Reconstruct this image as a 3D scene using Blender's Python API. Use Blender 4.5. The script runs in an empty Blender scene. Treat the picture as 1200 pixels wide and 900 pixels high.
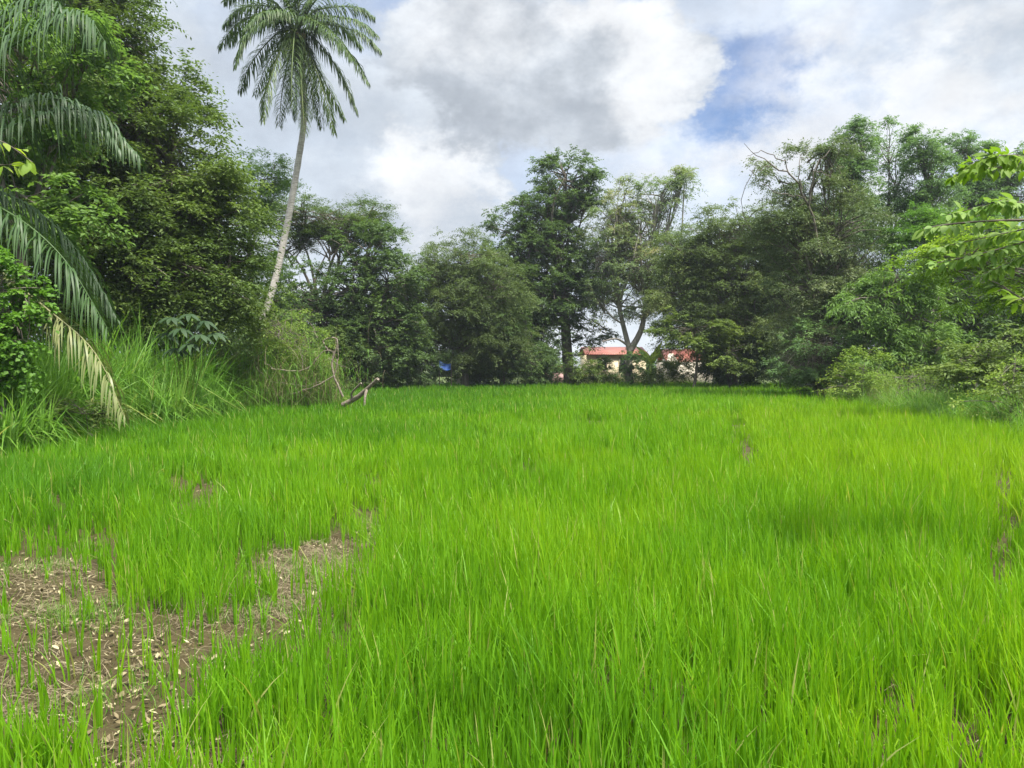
import bpy, math, random
import numpy as np
from mathutils import Vector

rng = np.random.default_rng(11)
random.seed(11)
SC = bpy.context.scene
COL = SC.collection

# ------------------------------------------------------------------ camera model
CAM_H, FPX, HOR = 1.6, 873.0, 428.0
PITCH = math.atan((450.0 - HOR) / FPX)

def P(px, py, d):
    """point of the place at depth d (metres along +Y) seen near photo pixel px,py"""
    u, v = (px - 600.0) / FPX, (450.0 - py) / FPX
    c, s = math.cos(PITCH), math.sin(PITCH)
    k = d / (c + v * s)
    return np.array([u * k, d, CAM_H + (v * c - s) * k])

def G(px, py):
    """ground point under photo pixel"""
    u, v = (px - 600.0) / FPX, (450.0 - py) / FPX
    c, s = math.cos(PITCH), math.sin(PITCH)
    k = -CAM_H / (v * c - s)
    return np.array([u * k, (c + v * s) * k, 0.0])

def M_PX(n, d):
    return n / FPX * d

# ------------------------------------------------------------------ numeric helpers
def norm(a):
    return a / np.maximum(np.linalg.norm(a, axis=-1, keepdims=True), 1e-9)

def _hash(ix, iy, iz, seed):
    h = (ix * 374761393 + iy * 668265263 + iz * 2147483647 + seed * 974711) & 0xFFFFFFFF
    h = ((h ^ (h >> 13)) * 1274126177) & 0xFFFFFFFF
    h = (h ^ (h >> 16)) & 0xFFFF
    return h / 65535.0

def vnoise(p, seed=0):
    p = np.asarray(p, float)
    if p.shape[-1] == 2:
        p = np.concatenate([p, np.zeros(p.shape[:-1] + (1,))], -1)
    i = np.floor(p).astype(np.int64)
    f = p - i
    f = f * f * (3 - 2 * f)
    out = 0
    for dx in (0, 1):
        for dy in (0, 1):
            for dz in (0, 1):
                w = (f[..., 0] if dx else 1 - f[..., 0]) * (f[..., 1] if dy else 1 - f[..., 1]) * (f[..., 2] if dz else 1 - f[..., 2])
                out = out + w * _hash(i[..., 0] + dx, i[..., 1] + dy, i[..., 2] + dz, seed)
    return out

def fbm(p, seed=0, o=3):
    a, t, s = 1.0, 0.0, 0.0
    p = np.asarray(p, float)
    for k in range(o):
        t = t + a * vnoise(p * 2 ** k, seed + k)
        s += a
        a *= 0.5
    return t / s

# ------------------------------------------------------------------ mesh helpers
class MB:
    """collects tris / quads and links them as one mesh object"""
    def __init__(self):
        self.v, self.f3, self.f4, self.t3, self.t, self.n = [], [], [], [], [], 0

    def add(self, v, f, tint=None):
        v = np.asarray(v, float).reshape(-1, 3)
        f = np.asarray(f, np.int64)
        (self.f4 if f.shape[1] == 4 else self.f3).append(f + self.n)
        self.v.append(v)
        self.t.append(np.zeros(len(v)) if tint is None else np.broadcast_to(np.asarray(tint, float), (len(v),)))
        self.n += len(v)

    def build(self, name, mat, parent=None, smooth=False, origin=None):
        v = np.concatenate(self.v)
        t = np.concatenate(self.t)
        o3 = np.concatenate(self.f3) if self.f3 else np.zeros((0, 3), np.int64)
        o4 = np.concatenate(self.f4) if self.f4 else np.zeros((0, 4), np.int64)
        if origin is None and parent is not None:
            origin = np.array(parent.location)
        if origin is not None:
            v = v - np.asarray(origin, float)
        me = bpy.data.meshes.new(name)
        me.vertices.add(len(v))
        me.vertices.foreach_set('co', v.astype(np.float32).ravel())
        li = np.concatenate([o3.ravel(), o4.ravel()]).astype(np.int32)
        me.loops.add(len(li))
        me.loops.foreach_set('vertex_index', li)
        n3, n4 = len(o3), len(o4)
        me.polygons.add(n3 + n4)
        st = np.concatenate([np.arange(n3) * 3, n3 * 3 + np.arange(n4) * 4]).astype(np.int32)
        me.polygons.foreach_set('loop_start', st)
        me.update(calc_edges=True)
        if smooth:
            me.polygons.foreach_set('use_smooth', np.ones(n3 + n4, bool))
        at = me.attributes.new('tint', 'FLOAT', 'POINT')
        at.data.foreach_set('value', t.astype(np.float32))
        me.materials.append(mat)
        o = bpy.data.objects.new(name, me)
        COL.objects.link(o)
        if parent is not None:
            o.parent = parent
        elif origin is not None:
            o.location = [float(x) for x in origin]
        return o

def thing(name, label, cat, loc=(0, 0, 0), group=None):
    o = bpy.data.objects.new(name, None)
    o.empty_display_size = 0.3
    COL.objects.link(o)
    o.location = [float(x) for x in loc]
    o['label'] = label
    o['category'] = cat
    if group:
        o['group'] = group
    return o

def tag(o, label=None, cat=None, group=None, kind=None):
    for k, x in (('label', label), ('category', cat), ('group', group), ('kind', kind)):
        if x:
            o[k] = x
    return o

def bez(pts, n):
    """smooth Catmull-Rom curve through pts"""
    pts = np.asarray(pts, float)
    if len(pts) == 2:
        s = np.linspace(0, 1, n)[:, None]
        return pts[0] * (1 - s) + pts[1] * s
    q = np.vstack([2 * pts[0] - pts[1], pts, 2 * pts[-1] - pts[-2]])
    u = np.linspace(0, len(pts) - 1 - 1e-6, n)
    k = u.astype(int)
    f = (u - k)[:, None]
    a, b, c, d = q[k], q[k + 1], q[k + 2], q[k + 3]
    return 0.5 * (2 * b + (c - a) * f + (2 * a - 5 * b + 4 * c - d) * f ** 2 + (3 * b - a - 3 * c + d) * f ** 3)

def tube(mb, pts, radii, sides=6, tint=0.5, cap=True):
    pts = np.asarray(pts, float)
    n = len(pts)
    radii = np.broadcast_to(np.asarray(radii, float), (n,))
    tan = norm(np.gradient(pts, axis=0))
    ref = np.array([0.0, 0, 1]) if abs(tan[0, 2]) < 0.9 else np.array([1.0, 0, 0])
    s = norm(np.cross(tan, ref))
    w = np.cross(s, tan)
    a = np.linspace(0, 2 * np.pi, sides, endpoint=False)
    v = pts[:, None] + radii[:, None, None] * (np.cos(a)[None, :, None] * s[:, None] + np.sin(a)[None, :, None] * w[:, None])
    v = v.reshape(-1, 3)
    i = np.arange(n - 1)[:, None] * sides
    j = np.arange(sides)[None]
    k = (np.arange(sides) + 1) % sides
    f = np.stack([i + j, i + k[None], i + sides + k[None], i + sides + j], -1).reshape(-1, 4)
    mb.add(v, f, tint)
    if cap:
        for e in (0, n - 1):
            ring = v[e * sides:(e + 1) * sides]
            vv = np.vstack([ring, pts[e]])
            ff = np.stack([np.arange(sides), k, np.full(sides, sides)], -1)
            mb.add(vv, ff, tint)

def box(mb, lo, hi, tint=0.5):
    x0, y0, z0 = lo
    x1, y1, z1 = hi
    v = [(x0, y0, z0), (x1, y0, z0), (x1, y1, z0), (x0, y1, z0), (x0, y0, z1), (x1, y0, z1), (x1, y1, z1), (x0, y1, z1)]
    mb.add(v, [(0, 3, 2, 1), (4, 5, 6, 7), (0, 1, 5, 4), (1, 2, 6, 5), (2, 3, 7, 6), (3, 0, 4, 7)], tint)

def leaves(mb, pos, axis, nrm, L, W, tint, fold=0.12, bend=0.0):
    """diamond leaves, folded along the midrib"""
    axis = norm(axis)
    side = norm(np.cross(axis, nrm))
    up = np.cross(side, axis)
    L = np.asarray(L)[:, None]
    W = np.asarray(W)[:, None]
    mid = pos + axis * L * 0.42
    tip = pos + axis * L - up * L * bend
    l = mid + side * W * 0.5 + up * W * fold
    r = mid - side * W * 0.5 + up * W * fold
    n = len(pos)
    v = np.stack([pos, l, tip, r], 1).reshape(-1, 3)
    b = np.arange(n)[:, None] * 4
    f = np.concatenate([b + np.array([[0, 2, 1]]), b + np.array([[0, 3, 2]])])
    mb.add(v, f, np.repeat(tint, 4))

def big_leaves(mb, pos, axis, nrm, L, W, tint, droop=0.25, fold=0.1):
    """rounder leaves of six faces with a bent midrib, for plants close to the viewer"""
    axis = norm(axis)
    side = norm(np.cross(axis, nrm))
    up = np.cross(side, axis)
    L = np.asarray(L)[:, None]
    W = np.asarray(W)[:, None]
    rows = []
    for t, w in ((0, 0.0), (0.18, 0.62), (0.45, 1.0), (0.75, 0.7), (1.0, 0.0)):
        c = pos + axis * L * t - up * L * droop * t * t
        rows += [c - side * W * 0.5 * w + up * W * fold * w, c, c + side * W * 0.5 * w + up * W * fold * w]
    v = np.stack(rows, 1)
    n = len(pos)
    q = []
    for k in range(4):
        a = k * 3
        q += [[a, a + 1, a + 4, a + 3], [a + 1, a + 2, a + 5, a + 4]]
    f = (np.arange(n)[:, None, None] * 15 + np.array(q)[None]).reshape(-1, 4)
    mb.add(v.reshape(-1, 3), f, np.repeat(tint, 15))

# ------------------------------------------------------------------ materials
def new_mat(name):
    m = bpy.data.materials.new(name)
    m.use_nodes = True
    nt = m.node_tree
    nt.nodes.clear()
    return m, nt, nt.nodes.new('ShaderNodeOutputMaterial')

def ramp(nt, cols, fac):
    r = nt.nodes.new('ShaderNodeValToRGB')
    el = r.color_ramp.elements
    while len(el) < len(cols):
        el.new(0.5)
    for k, c in enumerate(cols):
        el[k].position = k / (len(cols) - 1)
        el[k].color = (*c, 1)
    nt.links.new(fac, r.inputs[0])
    return r.outputs[0]

def leaf_mat(name, cols, trans=0.38, rough=0.58, tboost=(1.25, 1.3, 0.7), spec=0.25):
    m, nt, out = new_mat(name)
    at = nt.nodes.new('ShaderNodeAttribute')
    at.attribute_name = 'tint'
    c = ramp(nt, cols, at.outputs['Fac'])
    b = nt.nodes.new('ShaderNodeBsdfPrincipled')
    b.inputs['Roughness'].default_value = rough
    b.inputs['Specular IOR Level'].default_value = spec
    nt.links.new(c, b.inputs['Base Color'])
    t = nt.nodes.new('ShaderNodeBsdfTranslucent')
    mul = nt.nodes.new('ShaderNodeMix')
    mul.data_type = 'RGBA'
    mul.blend_type = 'MULTIPLY'
    mul.inputs[0].default_value = 1
    nt.links.new(c, mul.inputs[6])
    mul.inputs[7].default_value = (*tboost, 1)
    nt.links.new(mul.outputs[2], t.inputs[0])
    mx = nt.nodes.new('ShaderNodeMixShader')
    mx.inputs[0].default_value = trans
    nt.links.new(b.outputs[0], mx.inputs[1])
    nt.links.new(t.outputs[0], mx.inputs[2])
    nt.links.new(mx.outputs[0], out.inputs[0])
    return m

def noise_mat(name, cols, scale=6.0, rough=0.85, stretch=(1, 1, 1), bump=0.3, bdist=0.02, detail=6):
    m, nt, out = new_mat(name)
    tc = nt.nodes.new('ShaderNodeTexCoord')
    mp = nt.nodes.new('ShaderNodeMapping')
    mp.inputs['Scale'].default_value = stretch
    nt.links.new(tc.outputs['Object'], mp.inputs[0])
    n = nt.nodes.new('ShaderNodeTexNoise')
    n.inputs['Scale'].default_value = scale
    n.inputs['Detail'].default_value = detail
    n.inputs['Roughness'].default_value = 0.62
    nt.links.new(mp.outputs[0], n.inputs['Vector'])
    mr = nt.nodes.new('ShaderNodeMapRange')
    mr.inputs[1].default_value, mr.inputs[2].default_value = 0.3, 0.7
    nt.links.new(n.outputs['Fac'], mr.inputs[0])
    b = nt.nodes.new('ShaderNodeBsdfPrincipled')
    b.inputs['Roughness'].default_value = rough
    nt.links.new(ramp(nt, cols, mr.outputs[0]), b.inputs['Base Color'])
    bp = nt.nodes.new('ShaderNodeBump')
    bp.inputs['Strength'].default_value = bump
    bp.inputs['Distance'].default_value = bdist
    nt.links.new(n.outputs['Fac'], bp.inputs['Height'])
    nt.links.new(bp.outputs[0], b.inputs['Normal'])
    nt.links.new(b.outputs[0], out.inputs[0])
    return m

BARK = noise_mat('bark_brown', [(0.05, 0.04, 0.03), (0.12, 0.10, 0.08), (0.2, 0.175, 0.145)], 9, 0.9, (1, 1, 0.25), 0.6, 0.03)
BARK_PALE = noise_mat('bark_pale', [(0.13, 0.115, 0.09), (0.25, 0.225, 0.19), (0.36, 0.34, 0.30)], 8, 0.9, (1, 1, 0.3), 0.5, 0.03)
DEADWOOD = noise_mat('dead_wood', [(0.072, 0.058, 0.044), (0.180, 0.147, 0.111), (0.264, 0.234, 0.193)], 14, 0.9, (1, 1, 1), 0.6, 0.02)

LEAF = {
    'mid':    leaf_mat('leaf_mid_green', [(0.054, 0.094, 0.025), (0.102, 0.156, 0.037), (0.186, 0.250, 0.056)]),
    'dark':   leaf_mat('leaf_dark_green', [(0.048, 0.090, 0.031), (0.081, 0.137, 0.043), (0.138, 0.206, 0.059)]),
    'olive':  leaf_mat('leaf_olive', [(0.066, 0.099, 0.033), (0.110, 0.158, 0.050), (0.193, 0.233, 0.084)]),
    'brown':  leaf_mat('leaf_olive_brown', [(0.068, 0.107, 0.045), (0.118, 0.165, 0.067), (0.192, 0.220, 0.111)], trans=0.3),
    'bluish': leaf_mat('leaf_bluish', [(0.068, 0.130, 0.050), (0.112, 0.198, 0.073), (0.180, 0.282, 0.095)]),
    'light':  leaf_mat('leaf_light_green', [(0.087, 0.160, 0.037), (0.143, 0.244, 0.056), (0.224, 0.331, 0.077)], trans=0.42),
    'lime':   leaf_mat('leaf_yellow_green', [(0.098, 0.175, 0.015), (0.169, 0.275, 0.025), (0.260, 0.325, 0.050)], trans=0.5),
    'sparse': leaf_mat('leaf_thin_yellowish', [(0.099, 0.152, 0.066), (0.165, 0.234, 0.101), (0.329, 0.306, 0.179)]),
    'vine':   leaf_mat('leaf_vine', [(0.049, 0.119, 0.016), (0.085, 0.190, 0.022), (0.139, 0.257, 0.031)], trans=0.4),
    'weed':   leaf_mat('leaf_weed', [(0.096, 0.173, 0.031), (0.183, 0.266, 0.046), (0.306, 0.326, 0.094)], trans=0.4),
    'grey':   leaf_mat('leaf_grey_green', [(0.023, 0.051, 0.021), (0.037, 0.072, 0.029), (0.054, 0.094, 0.041)], trans=0.3),
}
PALM_GREEN = leaf_mat('palm_green', [(0.036, 0.072, 0.022), (0.066, 0.114, 0.034), (0.120, 0.168, 0.054), (0.300, 0.264, 0.108)], trans=0.3, rough=0.5, spec=0.3)
OIL_GREEN = leaf_mat('palm_frond_green', [(0.025, 0.061, 0.015), (0.041, 0.089, 0.022), (0.066, 0.122, 0.029)], trans=0.25, rough=0.5, spec=0.35)
FROND_DRY = leaf_mat('palm_frond_yellowing', [(0.10, 0.16, 0.05), (0.2, 0.22, 0.09), (0.36, 0.32, 0.18)], trans=0.25, rough=0.4)
RICE = leaf_mat('rice_blade', [(0.083, 0.222, 0.013), (0.143, 0.320, 0.012), (0.216, 0.378, 0.013), (0.363, 0.362, 0.132)], trans=0.5, rough=0.42, tboost=(1.25, 1.25, 0.4), spec=0.18)
TALLG = leaf_mat('tall_grass_blade', [(0.055, 0.145, 0.017), (0.098, 0.222, 0.025), (0.164, 0.300, 0.042), (0.360, 0.356, 0.134)], trans=0.4, rough=0.5, spec=0.25)
DRYG = leaf_mat('dry_grass_blade', [(0.09, 0.07, 0.04), (0.19, 0.155, 0.09), (0.33, 0.28, 0.18)], trans=0.2, rough=0.6)
LITTER = leaf_mat('dead_leaf', [(0.076, 0.058, 0.027), (0.209, 0.168, 0.090), (0.399, 0.357, 0.207)], trans=0.1, rough=0.6, tboost=(1, 1, 1))

# ------------------------------------------------------------------ crowns
def sample_lobe(c, r, n, seed, gap=0.8):
    """clusters gathered in flattened boughs spread over the lobe, with gaps between the boughs"""
    nb = max(5, int(n / 11))
    d = norm(rng.normal(size=(nb, 3)) + np.array([0, 0, 0.12]))
    lump = 0.72 + 0.5 * fbm(d * 2.3 + seed * 7.1, seed, 2)
    k = (0.35 + 0.6 * rng.random(nb) ** 0.5) * lump
    bc = d * k[:, None]
    br = rng.uniform(0.16, 0.4, nb)
    i = rng.integers(0, nb, n)
    q = rng.normal(size=(n, 3)) * np.array([1, 1, 0.5]) * 0.62
    q = q / np.maximum(1, np.linalg.norm(q, axis=1, keepdims=True) / 1.3)
    p = bc[i] + q * br[i][:, None]
    loose = rng.random(n) > gap
    e = norm(rng.normal(size=(n, 3))) * (rng.random((n, 1)) ** 0.4) * 0.95
    p = np.where(loose[:, None], e, p)
    # droop of each bough towards its outer end
    hd = np.hypot(q[:, 0], q[:, 1])
    p[:, 2] -= np.where(loose, 0, 0.12 * hd * br[i] / 0.3)
    return c + p * r, norm(p + q * 0.35 + 1e-4)

def crown_mesh(mb, lobes, dens, L, W, twig=0.5, k=4, m=10, droop=0.25, flat=0.6, spread=0.9, tint_mid=0.45, tint_var=0.22, keep=1.0):
    """lobes: list of (centre, radii). Returns cluster centres."""
    allc = []
    for li, (c, r) in enumerate(lobes):
        area = 4 * np.pi * ((r[0] * r[1]) ** 1.6 / 3 + (r[0] * r[2]) ** 1.6 / 3 + (r[1] * r[2]) ** 1.6 / 3) ** (1 / 1.6)
        n = max(6, int(area * dens))
        cc, out = sample_lobe(c, r, n, li + int(rng.integers(999)))
        good = cc[:, 2] > 0.15
        cc, out = cc[good], out[good]
        if keep < 1:
            g = vnoise(cc * 0.9, 5) < keep
            cc, out = cc[g], out[g]
        n = len(cc)
        if n == 0:
            continue
        allc.append(cc)
        ct = tint_mid + tint_var * (fbm(cc * 0.55, 31, 2) - 0.5) * 2.6 + rng.normal(0, 0.07, n)
        # twigs
        cen = np.repeat(cc, k, 0)
        od = np.repeat(out, k, 0)
        td = norm(od * np.array([1, 1, flat]) * 0.9 + rng.normal(size=od.shape) * spread * np.array([1, 1, flat * 0.7]) + np.array([0, 0, 0.08]))
        tl = twig * rng.uniform(0.55, 1.25, len(td))
        tt = np.repeat(ct, k) + rng.normal(0, 0.06, len(td))
        # leaves
        j = np.tile(np.arange(m), len(td))
        t = (j + rng.random(len(j))) / m
        D = np.repeat(td, m, 0)
        TL = np.repeat(tl, m)
        pos = np.repeat(cen, m, 0) + D * (TL * t)[:, None]
        pos[:, 2] -= droop * TL * t * t
        pos += rng.normal(0, twig * 0.05, pos.shape)
        s = norm(np.cross(D, np.array([0, 0, 1.0])) + 1e-4)
        sg = np.where(j % 2 == 0, 1.0, -1.0)
        ax = D * 0.55 + s * sg[:, None] * 0.9 + rng.normal(0, 0.28, D.shape)
        ax[:, 2] -= droop * 0.9
        nm = np.array([0, 0, 1.0]) + rng.normal(0, 0.42, D.shape)
        Ls = L * rng.uniform(0.65, 1.25, len(pos))
        leaves(mb, pos, ax, nm, Ls, Ls * W, np.clip(np.repeat(tt, m) + rng.normal(0, 0.09, len(pos)), 0, 1), bend=0.1)
    return np.concatenate(allc)

def px_lobe(px, py, rx, ry, d, depth=None):
    c = P(px, py, d)
    a, b = M_PX(rx, d), M_PX(ry, d)
    return c, np.array([a, depth if depth else 0.5 * (a + b), b])

def limbs(mb, start, targets, r0, r1=0.02, n=8, sag=0.12, wob=0.12, sides=6):
    for tg in targets:
        L = np.linalg.norm(tg - start)
        mid = start * 0.5 + tg * 0.5 + rng.normal(0, wob * L * 0.4, 3) + np.array([0, 0, sag * L])
        pts = bez([start, mid, tg], n)
        tube(mb, pts, np.linspace(r0, r1, n), sides, rng.random())

def make_tree(name, label, cat, base_px, d, lobes, leaf='mid', dens=2.2, L=0.13, W=0.45, twig=0.55, k=4, m=10,
              droop=0.25, flat=0.6, rs=1.2, trunk_r=0.18, fork=0.35, bark=None, group=None, trunk_pts=None, keep=1.0,
              tint_mid=0.45, tint_var=0.22, twigs=0.12, limb_r=0.5, spread=0.9):
    bx = P(base_px, HOR, d)
    base = np.array([bx[0], d, 0.0])
    if d > 30:
        L, m = L * 0.74, int(m * 1.65)
    root = thing(name, label, cat, base, group)
    lb = [px_lobe(a, b, rx * rs, ry * rs, d + (o[0] if o else 0), (o[1] if len(o) > 1 else None)) for a, b, rx, ry, *o in lobes]
    mb = MB()
    cc = crown_mesh(mb, lb, dens, L, W, twig, k, m, droop, flat, spread, tint_mid, tint_var, keep)
    mb.build('crown', LEAF[leaf], root)
    tb = MB()
    top = max(c[2] + r[2] * 0.4 for c, r in lb)
    cx = np.mean([c for c, r in lb], axis=0)
    if trunk_pts is None:
        f = np.array([base[0] * 0.6 + cx[0] * 0.4, d, top * fork])
        trunk_pts = [base + np.array([0, 0, -0.15]), base * 0.5 + f * 0.5 + rng.normal(0, 0.12, 3) * np.array([1, 1, 0]), f]
    else:
        f = np.asarray(trunk_pts[-1])
    n = 10
    pts = bez(trunk_pts, n)
    rr = np.linspace(1, 0.7, n) * trunk_r
    rr[0] *= 1.35
    tube(tb, pts, rr, 9, 0.5)
    tb.build('trunk', bark or BARK, root, smooth=True)
    bb = MB()
    for c, r in lb:
        if limb_r:
            limbs(bb, f, [c], trunk_r * limb_r * min(1, max(0.14, 0.14 + 0.55 * (max(r) - 0.8))), 0.012, 9, 0.06, 0.18, 6)
        near = cc[np.linalg.norm((cc - c) / r, axis=1) < 1.15]
        nn = int(len(near) * twigs)
        if nn:
            for q in near[rng.permutation(len(near))[:nn]]:
                s = c * 0.75 + f * 0.25 * rng.random() + c * 0.25 * 0
                s = c + (f - c) * 0.35 * rng.random()
                limbs(bb, s, [q], trunk_r * 0.17, 0.008, 5, 0.05, 0.15, 4)
    bb.build('branches', bark or BARK, root, smooth=True)
    return root

# ------------------------------------------------------------------ palms
def frond_mesh(mb, pts, ll, n=55, hang=0.7, rr=0.025, w=0.04, tint=0.4, start=0.12, droop_pow=1.0, ragged=0.1, fwd=0.75):
    """rachis through pts with narrow leaflets in two rows"""
    N = 26
    c = bez(pts, N)
    tube(mb, c, np.linspace(rr, rr * 0.2, N), 5, min(1, tint + 0.25), True)
    tan = norm(np.gradient(c, axis=0))
    t = np.linspace(start, 0.995, n)
    t = np.repeat(t, 2) + rng.normal(0, 0.004, n * 2)
    t = np.clip(t, 0, 0.999)
    sg = np.tile([1.0, -1.0], n)
    kp = rng.random(n * 2) > 0.05
    t, sg = t[kp], sg[kp]
    u = t * (N - 1)
    i = u.astype(int)
    fr = (u - i)[:, None]
    p0 = c[i] * (1 - fr) + c[i + 1] * fr
    tg = tan[i]
    side = norm(np.cross(tg, np.array([0, 0, 1.0])) + 1e-5)
    prof = np.clip(np.sin(np.pi * np.clip(0.12 + 0.82 * t, 0, 1)) ** 0.7, 0.15, 1)
    L = ll * prof * rng.uniform(1 - ragged * 2, 1 + ragged, len(t))
    d0 = norm(tg * fwd * (0.5 + 0.9 * t[:, None]) + side * sg[:, None] * 0.9 + np.array([0, 0, 0.1]) + rng.normal(0, 0.2, tg.shape))
    S = 5
    rows = []
    pos = p0
    d = d0
    wv0 = norm(np.cross(d0, np.array([0, 0, 1.0]) + 0.4 * side))
    hg = hang * rng.uniform(0.7, 1.3, len(t))
    for s in range(S + 1):
        f = s / S
        wd = w * (0.55 + 0.9 * f) if f < 0.4 else w * (1.0 - ((f - 0.4) / 0.6) ** 1.4 * 0.93)
        wv = norm(wv0 + 0.0)
        rows += [pos - wv * wd * 0.5, pos + wv * wd * 0.5]
        pos = pos + d * (L / S)[:, None]
        d = norm(d + np.array([0, 0, -1.0]) * (hg * (0.85 + 0.2 * f))[:, None])
    v = np.stack(rows, 1)
    nl = len(t)
    q = np.array([[2 * s, 2 * s + 1, 2 * s + 3, 2 * s + 2] for s in range(S)])
    f4 = (np.arange(nl)[:, None, None] * (2 * (S + 1)) + q[None]).reshape(-1, 4)
    ti = np.clip(tint + rng.normal(0, 0.1, nl), 0, 1)
    mb.add(v.reshape(-1, 3), f4, np.repeat(ti, 2 * (S + 1)))

# ------------------------------------------------------------------ grass blades
def blades(mb, root, h, lean_dir, lean, w, tint, S=4, kink=None, curve=2.0):
    n = len(root)
    yaw = np.arctan2(lean_dir[:, 1], lean_dir[:, 0]) + np.pi / 2 + rng.normal(0, 0.6, n)
    wv = np.stack([np.cos(yaw), np.sin(yaw), np.zeros(n)], -1)
    rows = []
    for s in range(S + 1):
        t = s / S
        off = lean * h * t ** curve
        z = h * (t - 0.28 * lean * t ** 2.4)
        if kink is not None:
            kk = np.maximum(0, t - 0.55) * kink
            z = z - kk * h * 1.5
            off = off + kk * h * 0.9
        c = root + lean_dir * off[:, None]
        c = c.copy()
        c[:, 2] = root[:, 2] + z
        prof = 0.75 + 0.6 * t if t < 0.4 else 1.0 * (1 - ((t - 0.4) / 0.6) ** 1.5)
        ww = (w * max(prof, 0.04))[:, None] * 0.5
        rows += [c - wv * ww, c + wv * ww]
    v = np.stack(rows, 1)
    q = np.array([[2 * s, 2 * s + 1, 2 * s + 3, 2 * s + 2] for s in range(S)])
    f = (np.arange(n)[:, None, None] * (2 * (S + 1)) + q[None]).reshape(-1, 4)
    mb.add(v.reshape(-1, 3), f, np.repeat(tint, 2 * (S + 1)))

def in_poly(xy, poly):
    x, y = xy[:, 0], xy[:, 1]
    r = np.zeros(len(xy), bool)
    j = len(poly) - 1
    for i in range(len(poly)):
        xi, yi = poly[i]
        xj, yj = poly[j]
        c = ((yi > y) != (yj > y)) & (x < (xj - xi) * (y - yi) / (yj - yi + 1e-12) + xi)
        r ^= c
        j = i
    return r

# ================================================================== SETTING
# ---- field outline (metres): left edge, far edge, right edge
def field_left(y):
    return np.interp(y, [0, 13, 26, 50], [-9.0, -9.1, -8.7, -10.6])

def field_right(y):
    return np.interp(y, [0, 16, 29, 32, 38, 55], [10.0, 10.6, 13.2, 12.6, 15.5, 20])
FIELD_END = 54.0

BARE = [G(*p)[:2] for p in [(-140, 668), (90, 655), (125, 690), (165, 735), (240, 742), (300, 705), (285, 668), (335, 636), (395, 640), (432, 604), (455, 612),
                            (447, 645), (412, 700), (375, 742), (350, 790), (345, 850), (330, 940), (-140, 940)]]
CLUMPS = [(300, 835, 0.26, 2.2), (258, 872, 0.17, 1.8), (335, 800, 0.14, 1.2), (330, 880, 0.14, 0.9), (50, 895, 0.14, 1.7), (10, 880, 0.08, 0.8), (150, 872, 0.06, 0.8),
          (205, 800, 0.08, 0.25), (105, 850, 0.08, 0.4), (120, 730, 0.2, 0.22), (218, 895, 0.06, 0.7), (60, 720, 0.15, 0.1),
          (330, 690, 0.3, 0.10)]
GAPS = [(240, 578, 0.55, 0.8), (220, 600, 0.4, 0.6), (205, 568, 0.4, 0.6), (60, 640, 0.5, 0.55), (120, 640, 0.4, 0.55), (874, 532, 0.24, 3.2), (866, 505, 0.2, 3.0), (440, 570, 0.25, 0.7), (425, 610, 0.16, 0.6), (1178, 580, 0.22, 1.8), (1178, 670, 0.2, 1.1), (1185, 630, 0.16, 0.9),
        (1090, 640, 0.10, 0.5), (1060, 850, 0.09, 0.30), (1150, 880, 0.12, 0.30), (1040, 900, 0.08, 0.2), (980, 640, 0.07, 0.3), (700, 850, 0.05, 0.2), (405, 760, 0.07, 0.35), (620, 560, 0.3, 0.8), (560, 520, 0.4, 1.0), (700, 500, 0.4, 1.4), (1000, 560, 0.2, 0.9), (70, 600, 0.2, 0.6), (470, 770, 0.05, 0.2)]

def gap_factor(xy):
    o = np.zeros(len(xy))
    w = xy + (np.stack([fbm(xy * 2.1, 13), fbm(xy * 2.1, 18)], -1) - 0.5) * 0.22
    for px, py, rx, ry in GAPS:
        g = G(px, py)[:2]
        e = ((w[:, 0] - g[0] * w[:, 1] / g[1]) / rx) ** 2 + ((w[:, 1] - g[1]) / ry) ** 2
        o = np.maximum(o, np.exp(-e ** 1.5))
    return o

_JIT = [(0.0, 0.0)] + [(math.cos(k * 2.4) * 0.12 * math.sqrt(k), math.sin(k * 2.4) * 0.14 * math.sqrt(k)) for k in range(1, 13)]
def bareness(xy):
    w = xy + (np.stack([fbm(xy * 3.1, 3), fbm(xy * 3.1, 8)], -1) - 0.5) * 0.5
    b = np.zeros(len(xy))
    sel = (xy[:, 1] < 10) & (xy[:, 0] < 1)
    for o in _JIT:
        b[sel] += in_poly(w[sel] + np.array(o), BARE)
    return b / len(_JIT)

def rice_density(xy):
    dn = 0.55 + 0.9 * fbm(xy * 0.9, 17)
    dn *= np.clip((fbm(xy * 2.6, 21) - 0.22) * 5, 0.5, 1)
    b = bareness(xy)
    dn = dn * (1 - b) ** 2.2 + b * (0.012 + 0.12 * np.clip((fbm(xy * 3.3, 27) - 0.53) * 4, 0, 1))
    w = xy + (np.stack([fbm(xy * 3.1, 3), fbm(xy * 3.1, 8)], -1) - 0.5) * 0.3
    for px, py, r, a in CLUMPS:
        g = G(px, py)[:2]
        dn = np.maximum(dn, a * np.exp(-(np.sum((w - g) ** 2, 1) / r ** 2) ** 2))
    return dn * (1 - 0.95 * gap_factor(xy))

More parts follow.
